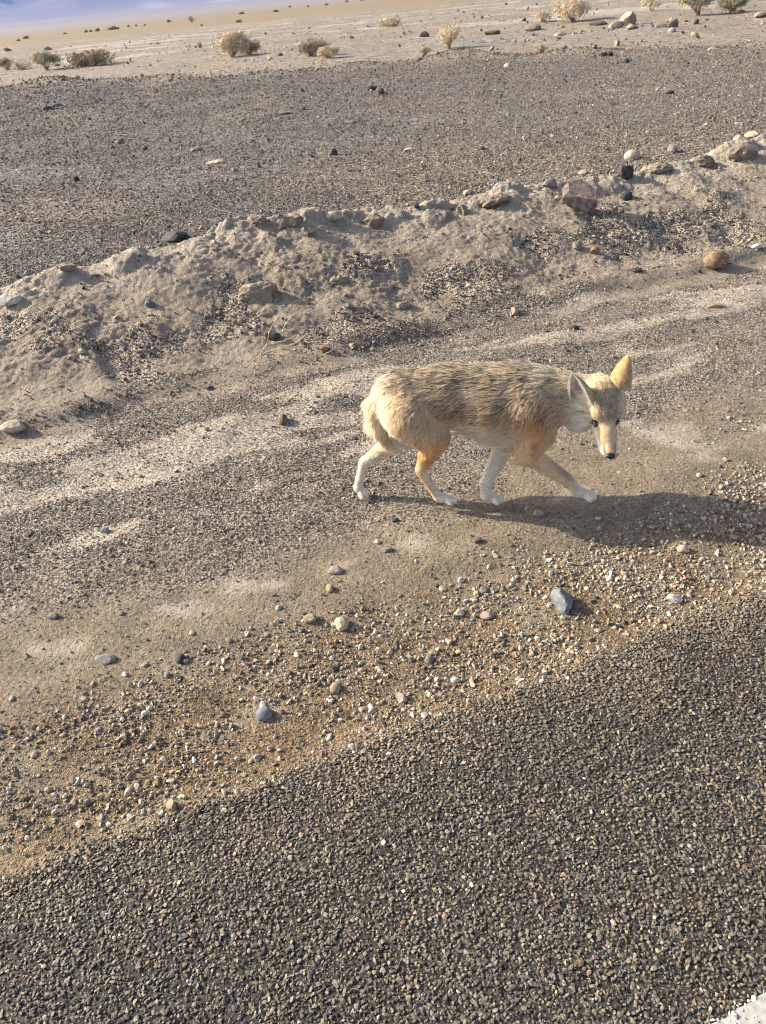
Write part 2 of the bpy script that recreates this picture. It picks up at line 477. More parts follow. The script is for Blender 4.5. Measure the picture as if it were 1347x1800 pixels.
# ------------------------------------------------------------------ mountains across the valley
def mountains():
    az = np.radians(np.linspace(-75, 80, 420)); rr = np.linspace(3600, 8200, 120)
    A, Rr = np.meshgrid(az, rr, indexing='ij')
    x = Rr * np.sin(A); y = Rr * np.cos(A)
    n = fbm(x / 1500, y / 1500, 101, 5); rid = 1 - np.abs(2 * noise(x / 700, y / 700, 102)) + 0.5 * (1 - np.abs(2 * noise(x / 300, y / 300, 103)))
    rise = sst(5000 + 500 * noise(A * 9, A * 0, 104), 7600, Rr)
    fan = sst(3900 + 500 * noise(A * 6, A * 0 + 3, 106), 5400, Rr)
    base = float(height(np.array([0.0]), np.array([2500.0]))[0])
    z = base - 6 + fan * 34 + rise * (430 + 420 * n + 190 * (rid - 0.7))
    z[:, 0] = base - 25
    o = np_mesh('mountains', np.stack([x, y, z], -1).reshape(-1, 3), grid_faces(*A.shape)[:, ::-1], None)
    rock = mixc(np.broadcast_to(np.array([.15, .13, .125]), A.shape + (3,)), np.array([.20, .17, .155]), sst(-.2, .4, n))
    c = mixc(rock, np.array([.24, .22, .20]), (1 - sst(0.02, 0.10, rise + 0.05 * n)) * sst(0.12, 0.3, noise(A * 14, Rr / 2500, 105)))
    set_attr(o, 'col', 'FLOAT_COLOR', c.reshape(-1, 3))
    N = NT('mountain_rock'); at = N.n('ShaderNodeAttribute', attribute_name='col'); N.l(at.outputs['Color'], N.b.inputs['Base Color'])
    o.data.materials.append(N.m)
    tag(o, kind='structure')
mountains()

# ------------------------------------------------------------------ stones
def ico(sub):
    bm = bmesh.new(); bmesh.ops.create_icosphere(bm, subdivisions=sub, radius=1)
    V = np.array([v.co[:] for v in bm.verts]); Fc = np.array([[v.index for v in f.verts] for f in bm.faces]); bm.free()
    return V, Fc
ICO = {k: ico(k) for k in (1, 2, 3)}

def rock_verts(seed, sub=1, aniso=(1, .8, .6), cuts=7, depth=(.55, .85), rough=.06):
    r = np.random.default_rng(seed)
    V = ICO[sub][0].copy()
    for _ in range(cuts):
        nn = r.normal(size=3); nn /= np.linalg.norm(nn)
        dd = r.uniform(*depth)
        k = V @ nn - dd
        V -= np.clip(k, 0, None)[:, None] * nn
    V *= (1 + rough * r.normal(size=(len(V), 1)) * (1 if sub < 3 else .6))
    return V * np.asarray(aniso)

def proto_collection(name, mat, n, **kw):
    c = bpy.data.collections.new(name)
    for i in range(n):
        r = np.random.default_rng(i * 7 + len(name))
        an = np.sort(r.uniform(.5, 1.05, 3))[::-1]
        o = np_mesh('pebble', rock_verts(i * 31 + len(name), 1, an, **kw) * .5, ICO[1][1], mat, smooth=False, do_link=False)
        c.objects.link(o)
    return c

def scatter(name, P, size, col, coll, nproto, flat=0.0, label=None):
    """loose stones too many to count: one object of instanced pieces"""
    n = len(P)
    me = bpy.data.meshes.new(name); me.vertices.add(n); me.vertices.foreach_set('co', np.asarray(P, np.float32).ravel())
    o = bpy.data.objects.new(name, me); link(o)
    rot = np.stack([RNG.normal(0, .32, n), RNG.normal(0, .32, n), RNG.uniform(0, 6.28, n)], -1)
    if flat == 0: rot[:, :2] = RNG.uniform(0, 6.28, (n, 2))
    set_attr(o, 'rot', 'FLOAT_VECTOR', rot)
    sc = size[:, None] * RNG.uniform(.75, 1.25, (n, 3)) * np.array([1, 1, 1 - flat])
    set_attr(o, 'scl', 'FLOAT_VECTOR', sc)
    set_attr(o, 'idx', 'INT', RNG.integers(0, nproto, n))
    set_attr(o, 'col', 'FLOAT_COLOR', col)
    g = bpy.data.node_groups.new(name + '_nodes', 'GeometryNodeTree')
    g.interface.new_socket('Geometry', in_out='INPUT', socket_type='NodeSocketGeometry')
    g.interface.new_socket('Geometry', in_out='OUTPUT', socket_type='NodeSocketGeometry')
    gi = g.nodes.new('NodeGroupInput'); go = g.nodes.new('NodeGroupOutput')
    ci = g.nodes.new('GeometryNodeCollectionInfo'); ci.inputs[0].default_value = coll
    ci.inputs['Separate Children'].default_value = True; ci.inputs['Reset Children'].default_value = True
    ip = g.nodes.new('GeometryNodeInstanceOnPoints'); ip.inputs['Pick Instance'].default_value = True
    def na(nm, dt):
        a = g.nodes.new('GeometryNodeInputNamedAttribute'); a.data_type = dt; a.inputs['Name'].default_value = nm
        return [s for s in a.outputs if s.enabled and s.name == 'Attribute'][0]
    g.links.new(gi.outputs[0], ip.inputs['Points']); g.links.new(ci.outputs[0], ip.inputs['Instance'])
    g.links.new(na('idx', 'INT'), ip.inputs['Instance Index'])
    e2r = g.nodes.new('FunctionNodeEulerToRotation'); g.links.new(na('rot', 'FLOAT_VECTOR'), e2r.inputs[0])
    g.links.new(e2r.outputs[0], ip.inputs['Rotation']); g.links.new(na('scl', 'FLOAT_VECTOR'), ip.inputs['Scale'])
    g.links.new(ip.outputs[0], go.inputs[0])
    md = o.modifiers.new('scatter', 'NODES'); md.node_group = g
    return tag(o, kind='stuff')

PALETTE = {'white': (.62, .575, .49), 'cream': (.50, .43, .32), 'tan': (.36, .285, .19), 'grey': (.235, .222, .195), 'dark': (.068, .065, .06),
           'rust': (.29, .19, .10), 'blue': (.215, .23, .237), 'pink': (.40, .32, .26), 'brown': (.19, .145, .10), 'olive': (.205, .185, .145), 'redrock': (.29, .225, .185)}
def pal(n, **w):
    ks = list(w); p = np.array([w[k] for k in ks], float); p /= p.sum()
    c = np.array([PALETTE[k] for k in ks])[RNG.choice(len(ks), n, p=p)]
    return c * .69 * np.clip(RNG.lognormal(0, .22, (n, 1)), .5, 1.7) * RNG.uniform(.95, 1.05, (n, 3))

def ground_pts(n, s0, s1, t0, t1):
    s = RNG.uniform(s0, s1, n); t = RNG.uniform(t0, t1, n)
    return s, t

M_chip = mat_pebble('stone_chip', rough=.62, scale=60, vein=.3, spec=.45)
M_peb = mat_pebble('pebble_stone', rough=.85, scale=3.5, vein=.25, spec=.12)
C_chip = proto_collection('chip_shapes', M_chip, 8, cuts=9, depth=(.28, .75), rough=.07)
C_peb = proto_collection('pebble_shapes', M_peb, 8, cuts=8, depth=(.38, .85), rough=.06)

# road surface: rolled stone chippings
def jgrid(s0, s1, t0, t1, st):
    a, b = np.meshgrid(np.arange(s0, s1, st), np.arange(t0, t1, st), indexing='ij')
    a = a.ravel(); b = b.ravel()
    return a + RNG.uniform(-.55, .55, len(a)) * st, b + RNG.uniform(-.55, .55, len(a)) * st
s, t = jgrid(-1.3, 3.0, -0.35, 1.42, 0.0054)
k = t < edge_t(s) + .012 + RNG.normal(0, .014, len(s)) - RNG.exponential(.006, len(s))
s, t = s[k], t[k]
x, y = to_xy(s, t)
size = RNG.uniform(.0100, .0185, len(s)) * np.where(RNG.random(len(s)) < .25, .7, 1)
z = .006 + .004 * fbm(s * 0.8, t * 0.8, 91, 2) + size * .05 + RNG.uniform(-.003, .003, len(s)) - .012 * sst(-.01, .03, t - edge_t(s))
LINE = (t > .315 - 9) & (t < .462 + .004 * RNG.normal(size=len(t))) & (t > .31)
col = pal(len(s), olive=48, grey=26, dark=9, brown=8, tan=9, cream=3.0, white=1.4) * np.array([.70, .675, .625]) * (1 + .35 * np.clip(fbm(s * .9, t * 1.6, 98, 3), -.5, .5))[:, None]
dusty = (sst(1.02, 1.30, t + .10 * noise(s * 3, t * 3, 95)) * .75 * np.clip(.6 + 1.4 * noise(s * 5, t * 5, 96), 0, 1))
col = mixc(col, SAND * 1.05, dusty)
P = np.stack([x, y, z], -1)
scatter('road_chippings', P[~LINE], size[~LINE], col[~LINE] * 1.0, C_chip, 8, flat=.25)
wl = pal(LINE.sum(), white=1) * 1.0
wl = np.clip(np.array([.42, .41, .38]) * RNG.normal(1, .07, (len(wl), 1)), .05, .85)
worn = RNG.random(len(wl)) < .28
wl[worn] = np.array([.20, .19, .17])
scatter('paint_chippings', P[LINE], size[LINE] * 1.05, wl, C_chip, 8)
ls = axis(-2.2, 6.0, 0.02, -60, 70); lt = np.array([.318, .39, .455])
S, T = np.meshgrid(ls, lt, indexing='ij')
T[:, -1] += .006 * noise(ls * 23, ls * 0, 97); x, y = to_xy(S, T)
o = np_mesh('white_line', np.stack([x, y, .0115 + .004 * fbm(S * 0.8, T * 0.8, 91, 2)], -1).reshape(-1, 3), grid_faces(*S.shape), mat_flat('line_paint', (.36, .35, .32), rough=.7, var=.25, scale=70))
tag(o, kind='structure')

# pebbles over the shoulder
s, t = ground_pts(330000, -1.9, 5.9, 1.26, 3.95)
c, g, dust, silt, grav, rust = shoulder_look(s, t)
clump = fbm(s * 3.2, t * 4.5, 111, 3)
bandA = (1 - sst(1.72, 1.98, t + .16 * fbm(s * 1.5, t * 1.5, 112, 3)))
dens = bandA * np.clip(.56 + 1.2 * clump, .10, 1) + grav * (1 - .75 * dust) * np.clip(.48 + 0.9 * clump, .08, 1) * (1 - silt) + .06
k = RNG.random(len(s)) < dens
s, t, grav, bandA = s[k], t[k], grav[k], bandA[k]
size = np.where(bandA > .4, RNG.lognormal(math.log(.0085), .52, len(s)), RNG.lognormal(math.log(.0074), .42, len(s)))
size = np.clip(size, .004, .026)
x, y = to_xy(s, t); z = height(x, y) + size * .12
near = 1.22 * pal(len(s), white=17, cream=24, tan=24, grey=14, dark=7, rust=9, blue=2, pink=6)
farc = pal(len(s), white=13, cream=17, tan=24, grey=22, dark=9, brown=10, blue=2, pink=5)
scatter('shoulder_gravel', np.stack([x, y, z], -1), size, mixc(np.where((bandA > .4)[:, None], near, farc), SAND * .85, np.full(len(s), .22)), C_peb, 8)

# fine grit between them
s, t = ground_pts(150000, -1.4, 5.2, 1.28, 3.95)
c, g, dust, silt, grav, rust = shoulder_look(s, t)
k = RNG.random(len(s)) < np.clip(g * 1.0, .12, 1)
s, t = s[k], t[k]
size = RNG.uniform(.004, .008, len(s)); x, y = to_xy(s, t)
scatter('shoulder_grit', np.stack([x, y, height(x, y) + size * .1], -1), size, pal(len(s), white=6, cream=14, tan=30, grey=22, dark=10, brown=14), C_peb, 8)

# gravel that has run down the bank
s, t = ground_pts(70000, -1.9, 6.2, 3.75, 5.8)
x, y = to_xy(s, t); z = height(x, y)
c, g, dark, back = bank_look(s, t, z)
k = RNG.random(len(s)) < np.clip(dark * .42 + back * .8 + .06, 0, 1)
s, t, x, y, z, dark = s[k], t[k], x[k], y[k], z[k], dark[k]
size = np.clip(RNG.lognormal(math.log(.0118), .45, len(s)), .005, .045)
scatter('bank_gravel', np.stack([x, y, z + size * .15], -1), size, mixc(pal(len(s), grey=30, dark=20, brown=18, tan=15, cream=10, white=6), SILT * .55, np.full(len(s), .35)), C_peb, 8)

# gravel of the old track beyond the bank
n = 640000
ph = np.radians(RNG.uniform(-28, 50, n)) ; az = math.pi / 2 + RA - ph
rr0 = T_END / np.cos(ph)
u = RNG.random(n) ** 1.5
rr = rr0 + u * 22
x = rr * np.cos(az); y = rr * np.sin(az)
out = y - track_far(x) + 0.6 * fbm(x * 0.5, y * 0.5, 81, 3)
cl = fbm(x * .8, y * .8, 121, 3)
k = RNG.random(n) < np.clip(.62 + .6 * cl, .1, 1) * (1 - sst(-2.4, 1.8, out) * .985)
x, y, rr, out = x[k], y[k], rr[k], out[k]
size = np.clip(RNG.lognormal(math.log(.0122), .45, len(x)) * (1 + .06 * (rr - 6)), .008, .13)
ridge = np.exp(-((out + .3) / .5) ** 2)
size *= 1 + 0.9 * ridge * RNG.random(len(x))
col = pal(len(x), grey=30, dark=9, brown=20, tan=22, cream=13, white=7, blue=1, pink=7) * 1.05
col = mixc(col, np.array([.138, .122, .107]), np.full(len(col), .35))
col *= (1 - .25 * ridge)[:, None]
scatter('track_stones', np.stack([x, y, height(x, y) + size * .12], -1), size, col, C_peb, 8)

# scattered rubble over the desert
n = 22000
az = np.radians(RNG.uniform(-30, 36, n)); dd = 13 + 75 * RNG.random(n) ** 2.2
x = dd * np.sin(az); y = dd * np.cos(az)
out = y - track_far(x)
cl = fbm(x * .25, y * .5, 131, 3)
k = (out > .5) & (RNG.random(n) < np.clip(.12 + 2.0 * cl, .02, 1))
x, y, dd = x[k], y[k], dd[k]
size = np.clip(RNG.lognormal(math.log(.058), .6, len(x)), .025, .34)
scatter('desert_rubble', np.stack([x, y, height(x, y) + size * .1], -1), size, pal(len(x), tan=38, grey=14, dark=3, brown=20, cream=20, pink=8), C_peb, 8)

# ---- single stones that can be picked out
STONE_MATS = {}
def stone_mat(kind):
    if kind not in STONE_MATS:
        STONE_MATS[kind] = mat_pebble(kind + '_stone', rough=.8, inst=False, color=tuple(.72 * v for v in PALETTE[kind]), vein=.45, scale=38, bump=.003)
    return STONE_MATS[kind]
seedn = [500]
def stone(u, v, wpx, hpx, kind, label, group=None, name='stone', sub=2, deep=(.55, .88), cuts=7, sink=.30, rz=None, cat='stone', round_=False, tint=1.0):
    """wpx, hpx: the stone's size in the photograph"""
    seedn[0] += 1
    p = hit(u, v + hpx * .42)
    dist = np.linalg.norm(p - np.array([0, 0, CAMH])); m = dist / FPX
    w = wpx * m; hh = hpx * m
    r = np.random.default_rng(seedn[0])
    V = rock_verts(seedn[0], 3 if round_ else sub, (1, 1, 1), 0 if round_ else cuts, deep, .0 if round_ else .025)
    zr = hh * .92
    V = V * np.array([w * .54, max(hh * .62, w * .36), zr * .56])
    a = r.uniform(-.3, .3) if rz is None else rz
    c_, s_ = math.cos(a), math.sin(a)
    V = V @ np.array([[c_, s_, 0], [-s_, c_, 0], [0, 0, 1]])
    V[:, 2] += zr * (.5 - sink)
    o = np_mesh(name, V, ICO[3 if round_ else sub][1], stone_mat(kind), smooth=round_)
    o.location = p
    tag(o, label, cat, group)
    return o
G1 = 'loose stones on the shoulder'; G2 = 'stones on the dirt bank'; G3 = 'dark stones on the old track'; G4 = 'rocks by the desert shrubs'
stone(990, 1045, 38, 46, 'blue', 'largest dark blue grey stone beside the asphalt, right of centre', G1, sub=3, cuts=9)
stone(600, 1090, 25, 25, 'cream', 'pale cream angular stone on smooth sand, right one of a pair', G1)
stone(545, 1082, 24, 19, 'tan', 'tan lumpy stone left beside the cream angular stone', G1)
stone(590, 998, 26, 17, 'pink', 'pinkish white flat stone lying above the pair on the sand', G1)
stone(580, 1030, 13, 16, 'tan', 'small upright tan pebble just below the pinkish white flat stone', G1)
stone(465, 1249, 27, 23, 'blue', 'smooth rounded bluish white pebble in the gravel belt', G1, round_=True, tint=2)
stone(185, 1154, 36, 14, 'grey', 'flat grey slab shaped stone on the sand at the left', G1)
stone(319, 1153, 17, 18, 'dark', 'small black cube like stone on the sand right of the grey slab', G1)
stone(1185, 1047, 27, 19, 'white', 'whitish grey flat stone right of the dark blue stone', G1)
stone(808, 1074, 17, 15, 'cream', 'small cream stone on sand left of the tan lump below the coyote', G1)
stone(855, 1078, 24, 16, 'pink', 'pinkish tan lump half buried at the edge of smooth sand', G1)
stone(946, 900, 22, 15, 'pink', 'pinkish grey stone in the shadow under the coyote', G1)
stone(1147, 905, 18, 9, 'grey', 'flat grey chip lying in the shadow thrown ahead of the coyote', G1)
stone(681, 964, 22, 11, 'grey', 'mauve grey flat stone on sand below the coyote hind paws', G1)
stone(810, 1017, 12, 11, 'white', 'single white pebble on open sand between the pale patches', G1)
stone(1202, 962, 23, 15, 'cream', 'cream stone at the lower rim of the shadow on the right', G1)
stone(303, 1410, 18, 26, 'tan', 'upright tan stone among dense pebbles near the asphalt at lower left', G1)
stone(590, 1205, 18, 17, 'tan', 'round tan stone in the gravel belt below the pair of stones', G1, round_=True)
stone(706, 1222, 24, 17, 'pink', 'pinkish white lump near the asphalt edge below centre', G1)
stone(755, 1155, 14, 16, 'olive', 'olive coloured round pebble on gravel left of the dark blue stone', G1, round_=True)
stone(838, 945, 15, 15, 'brown', 'brown knobbly stone beneath the coyote front paw', G1)
stone(500, 733, 16, 22, 'brown', 'brown stub of stone in the pale dust left of the coyote', G1)
stone(1010, 575, 16, 11, 'dark', 'black stone on pale dust above the coyote neck', G1)
stone(1255, 535, 26, 9, 'tan', 'flat tan flake on the pale streak at the right edge', G1)
stone(370, 680, 14, 9, 'dark', 'black pebble on smooth silt at the foot of the bank', G1)
stone(25, 745, 44, 20, 'cream', 'cream clod at the left edge below the bank', G1, cuts=5)
stone(95, 1080, 16, 13, 'grey', 'small grey stone on fine gravel far left', G1)
stone(186, 930, 15, 12, 'blue', 'bluish grey pebble on fine gravel left of the coyote', G1)
# bank
stone(1017, 343, 52, 58, 'redrock', 'big reddish brown block standing on the crest of the bank', G2, name='rock', sub=2, cuts=9, deep=(.32, .62), sink=.12, rz=.7, cat='rock')
stone(966, 320, 30, 18, 'grey', 'grey flat stone left beside the big reddish block', G2)
stone(1097, 297, 28, 26, 'dark', 'black block on the crest right of the reddish block', G2)
stone(1111, 271, 23, 18, 'cream', 'rounded cream stone behind the black block on the crest', G2, round_=True)
stone(1100, 340, 18, 20, 'dark', 'small black stone in the face of the bank under the black block', G2)
stone(310, 413, 44, 22, 'dark', 'dark grey boulder lying on the left crest of the bank', G2, cuts=5)
stone(587, 377, 28, 17, 'cream', 'rounded cream stone just behind the crest at centre', G2, round_=True)
stone(822, 337, 14, 13, 'white', 'white stone on the crest left of the reddish block', G2)
stone(733, 358, 11, 12, 'dark', 'small black stone on the crest at centre', G2)
stone(18, 522, 38, 20, 'white', 'whitish grey stone on the bank at the left edge', G2)
stone(1325, 236, 26, 14, 'cream', 'cream stone on the top of the bank at the right edge', G2)
stone(1183, 260, 16, 17, 'grey', 'upright grey stone behind the crest near the right edge', G2)
stone(1025, 302, 18, 10, 'cream', 'small cream stone behind the big reddish block', G2)
stone(569, 610, 18, 14, 'rust', 'rusty brown stone at the bank foot beside the dry twig', G2)
stone(1013, 430, 18, 16, 'grey', 'greenish grey stone halfway up the bank below the reddish block', G2)
stone(1045, 438, 15, 13, 'rust', 'rust orange stone beside the greenish grey one on the bank', G2)
stone(904, 543, 14, 15, 'pink', 'pinkish stone at the bank foot above the coyote back', G2)
stone(145, 615, 13, 10, 'cream', 'cream pebble low on the left part of the bank', G2)
stone(265, 530, 14, 16, 'blue', 'blue grey chip in the face of the left bank', G2)
stone(480, 583, 26, 22, 'dark', 'black stone behind the dry twig on the bank', G2)
stone(1330, 432, 18, 10, 'white', 'white chip on dark gravel at the right edge', G2)
stone(1118, 473, 20, 9, 'dark', 'flat black stone in the dark gravel left of the root clump', G2)
# old track
for u_, v_, w_, h_, kd, lb in ((655, 154, 17, 11, 'dark', 'left black stone of the pair out on the old track'), (668, 160, 17, 15, 'brown', 'right dark brown stone of the pair out on the old track'),
        (1177, 162, 14, 8, 'dark', 'black stone alone on the right of the old track'), (587, 266, 12, 14, 'dark', 'black upright stone on the near part of the track at centre'),
        (848, 260, 11, 8, 'dark', 'small black stone behind the bank right of centre'), (255, 260, 9, 8, 'dark', 'small black stone on the left part of the track'),
        (133, 314, 13, 11, 'dark', 'dark stone near the left edge of the track'), (212, 248, 10, 9, 'brown', 'brown stone left of the small black one on the track'),
        (720, 262, 18, 8, 'white', 'whitish flat stone on the track behind the crest'), (300, 140, 10, 6, 'grey', 'grey stone at the far edge of the track left of centre'),
        (100, 184, 18, 8, 'grey', 'grey flat stone on the far left track'), (85, 190, 14, 7, 'dark', 'black flat stone next to the grey one on the far left track'),
        (1100, 107, 13, 9, 'dark', 'black stone on the far track edge below the rocks'), (1060, 95, 11, 10, 'dark', 'left black stone of two on the far track edge'),
        (1072, 94, 10, 10, 'dark', 'right black stone of two on the far track edge'), (892, 114, 12, 9, 'cream', 'tan stone at the far edge right of centre'),
        (616, 214, 20, 6, 'grey', 'thin grey slab on the middle of the track'), (500, 198, 18, 7, 'grey', 'light grey flat stone on the track left of centre'),
        (380, 283, 36, 6, 'cream', 'long pale slab on the left track'), (345, 262, 22, 7, 'grey', 'grey flake on the left track above the long slab')):
    stone(u_, v_, w_, h_, kd, lb, G3)
# desert rocks
for u_, v_, w_, h_, kd, lb in ((1103, 33, 22, 28, 'pink', 'tall pinkish tan rock standing in the desert rubble'), (1085, 44, 24, 14, 'tan', 'tan rock left at the foot of the tall pinkish rock'),
        (1112, 46, 17, 12, 'tan', 'tan rock right at the foot of the tall pinkish rock'), (1166, 43, 24, 12, 'olive', 'greenish rock left of the two brown rocks'),
        (1181, 42, 18, 14, 'brown', 'brown rock touching the greenish rock'), (1222, 37, 12, 12, 'brown', 'lone brown rock below the green shrub'),
        (1297, 21, 20, 8, 'brown', 'brown rock under the small green shrub at upper right'), (866, 56, 26, 11, 'brown', 'long brown boulder right of the loose straw bush'),
        (747, 60, 16, 10, 'brown', 'brown boulder left of the straw coloured shrub'), (921, 34, 8, 7, 'brown', 'small round brown stone left of the domed shrub'),
        (937, 48, 24, 12, 'tan', 'low tan rock left under the domed shrub'), (1050, 41, 30, 8, 'brown', 'flat brown rock left of the pinkish rock'),
        (1182, 53, 12, 9, 'cream', 'cream stone in front of the greenish rock'), (1340, 25, 24, 10, 'tan', 'tan rock at the upper right edge'),
        (985, 60, 18, 6, 'cream', 'pale flat stone below the domed shrub'), (493, 95, 9, 7, 'brown', 'small brown stone on pale sand near the middle shrub')):
    stone(u_, v_, w_, h_, kd, lb, G4, name='rock', cat='rock')

# smaller loose stones, alike within each belt
def more_stones(n, s0, s1, t0, t1, lo, hi, kinds, label, group):
    for i in range(n):
        kd = kinds[i % len(kinds)]
        seedn[0] += 1
        s_ = RNG.uniform(s0, s1); t_ = RNG.uniform(t0, t1)
        x_, y_ = to_xy(s_, t_); z_ = hgt(x_, y_)
        w = RNG.uniform(lo, hi)
        V = rock_verts(seedn[0], 2, (w * .55, w * RNG.uniform(.32, .5), w * RNG.uniform(.24, .38)), 7, (.55, .88), .025)
        a = RNG.uniform(0, 6.28); c_, q_ = math.cos(a), math.sin(a)
        V = V @ np.array([[c_, q_, 0], [-q_, c_, 0], [0, 0, 1]]); V[:, 2] += w * .1
        o = np_mesh('stone', V, ICO[2][1], stone_mat(kd), smooth=False); o.location = (x_, y_, z_)
        tag(o, label, 'stone', group)
more_stones(70, -.6, 2.4, 1.40, 2.0, .017, .030, ['cream', 'white', 'tan', 'pink', 'grey', 'cream'], 'thumb sized pebble in the rusty gravel belt along the asphalt', 'pebbles in the gravel belt')
more_stones(60, -.6, 4.2, 2.1, 3.6, .018, .030, ['grey', 'tan', 'dark', 'cream', 'grey', 'brown'], 'small stone on the fine gravel between sand and bank', 'small stones on the fine gravel')
more_stones(45, -.6, 5.3, 4.0, 5.2, .018, .042, ['grey', 'dark', 'tan', 'brown', 'cream', 'dark'], 'small stone stuck in the slope of the dirt bank', 'small stones in the bank')

# ------------------------------------------------------------------ shrubs and twigs
def tube(path, radii, nseg=5):
    path = np.asarray(path, float); n = len(path)
    V = []; Fc = []
    for i in range(n):
        d = path[min(i + 1, n - 1)] - path[max(i - 1, 0)]; d /= np.linalg.norm(d) + 1e-9
        a = np.cross(d, [0.31, 0.2, .93]); a /= np.linalg.norm(a) + 1e-9; b = np.cross(d, a)
        for j in range(nseg):
            w = 2 * math.pi * j / nseg
            V.append(path[i] + radii[i] * (a * math.cos(w) + b * math.sin(w)))
    for i in range(n - 1):
        for j in range(nseg):
            k = (j + 1) % nseg
            Fc.append((i * nseg + j, i * nseg + k, (i + 1) * nseg + k, (i + 1) * nseg + j))
    return np.array(V), np.array(Fc)

def join_parts(parts):
    V = []; Fc = []; o = 0
    for v, f in parts:
        V.append(v); Fc.append(f + o); o += len(v)
    return np.concatenate(V), np.concatenate(Fc)

M_twig = mat_flat('dry_twig_wood', (.30, .22, .14), var=.3, scale=30)
M_straw = mat_flat('straw_leaf', (.62, .52, .36), var=.35, scale=5)
M_green = mat_flat('grey_green_leaf', (.30, .32, .19), var=.35, scale=5)
M_brush = mat_flat('brown_brush', (.36, .29, .195), var=.4, scale=5)

def shrub(u, v, wpx, hpx, mats, label, dens=1.0, group='desert shrubs at the foot of the plain'):
    p = hit(u, v)
    m = np.linalg.norm(p - np.array([0, 0, CAMH])) / FPX
    w = wpx * m * 1.12; hh = hpx * m * .86
    r = np.random.default_rng(int(u * 13 + v))
    root = empty('shrub', p)
    tag(root, label, 'shrub', group)
    stems = []; tips = []
    for i in range(16):
        a = r.uniform(0, 6.28); rad = r.uniform(.15, .95) * w * .5
        tip = np.array([math.cos(a) * rad, math.sin(a) * rad * .8, hh * r.uniform(.55, .98) * (1 - .45 * (rad / (w * .5)) ** 2)])
        mid = tip * np.array([.4, .4, .55]) + r.normal(0, .02, 3)
        stems.append(tube([np.array([0, 0, -.02]) + r.normal(0, .03, 3) * [1, 1, 0], mid, tip], [.010 * w + .004, .006 * w + .003, .003], 4)); tips.append((mid, tip))
        for q in range(3):
            k = r.uniform(.35, 1); b = mid * (1 - k) + tip * k; e = b + r.normal(0, .13, 3) * w * np.array([1, 1, .6]) + [0, 0, .06 * hh]
            e[2] = max(e[2], .02)
            stems.append(tube([b, (b + e) / 2 + r.normal(0, .01, 3), e], [.004, .003, .002], 3)); tips.append((b, e))
    V, Fc = join_parts(stems)
    np_mesh('stem', V, Fc, M_twig, parent=root)
    # many small blades in clumps round the twig ends
    for mat, share in mats:
        n = int(4200 * share * dens)
        ti = r.integers(0, len(tips), n); k = r.uniform(.3, 1.05, n)[:, None]
        A = np.array([t_[0] for t_ in tips])[ti]; B = np.array([t_[1] for t_ in tips])[ti]
        c = A * (1 - k) + B * k + r.normal(0, .055, (n, 3)) * w
        c[:, 2] = np.clip(c[:, 2], .01, hh * 1.02)
        if len(mats) > 1 and mat is M_green: c[:, 2] = np.maximum(c[:, 2], hh * .45 + .1 * hh * r.normal(size=n))
        dirv = r.normal(0, 1, (n, 3)) + [0, 0, .8]; dirv /= np.linalg.norm(dirv, axis=1)[:, None]
        side = np.cross(dirv, r.normal(size=(n, 3))); side /= np.linalg.norm(side, axis=1)[:, None]
        L = r.uniform(.02, .055, n)[:, None] * (w + .3); wd = L * r.uniform(.12, .3, n)[:, None]
        tri = np.stack([c - side * wd, c + side * wd, c + dirv * L], 1).reshape(-1, 3)
        np_mesh('foliage', tri, np.arange(3 * n).reshape(-1, 3), mat, smooth=False, parent=root)
    return root

shrub(410, 100, 62, 34, [(M_straw, 1)], 'straw coloured dry shrub on pale sand left of centre')
shrub(440, 96, 40, 20, [(M_brush, .8)], 'low brown brush behind the straw coloured shrub', .8)
shrub(84, 124, 36, 30, [(M_straw, .6), (M_green, .7)], 'small shrub with green top and straw base at the left')
shrub(165, 116, 64, 20, [(M_brush, 1)], 'wide low brown shrub right of the green topped one')
shrub(548, 98, 46, 24, [(M_brush, .8), (M_straw, .3)], 'thin brown twiggy shrub at upper centre')
shrub(578, 102, 34, 16, [(M_straw, .9)], 'little straw tuft right of the thin twiggy shrub', .8)
shrub(790, 86, 44, 36, [(M_straw, .7)], 'loose straw coloured bush above the dark gravel right of centre', .8)
shrub(748, 98, 22, 16, [(M_straw, .5)], 'small straw tuft on the bare sand left of the loose bush', .5)
shrub(1008, 38, 50, 34, [(M_straw, 1.3)], 'domed cream shrub on a short dark stem, right of centre', 1.1)
shrub(955, 38, 26, 16, [(M_straw, .6)], 'faint straw tuft left of the domed shrub', .6)
shrub(952, 93, 26, 14, [(M_straw, .5)], 'pale straw tuft on the sand below the domed shrub', .5)
shrub(1145, 20, 28, 22, [(M_straw, .7)], 'small cream shrub above the tall pinkish rock', .6)
shrub(1226, 27, 56, 40, [(M_green, 1.0), (M_straw, .6)], 'largest grey green shrub at the upper right')
shrub(1288, 24, 40, 28, [(M_green, .7), (M_brush, .5)], 'olive shrub with bare stems right of the largest grey green one')
shrub(14, 122, 26, 18, [(M_brush, .7)], 'dark brown shrub cut by the left edge', .7)
shrub(40, 122, 34, 14, [(M_straw, .5)], 'pale dry tuft between the left edge and the green topped shrub', .5)
shrub(690, 46, 44, 10, [(M_straw, .5), (M_brush, .4)], 'flat straw mat on the plain at upper centre', .6)
shrub(338, 40, 13, 9, [(M_green, .8)], 'dark green round bush far out on the plain', .4)
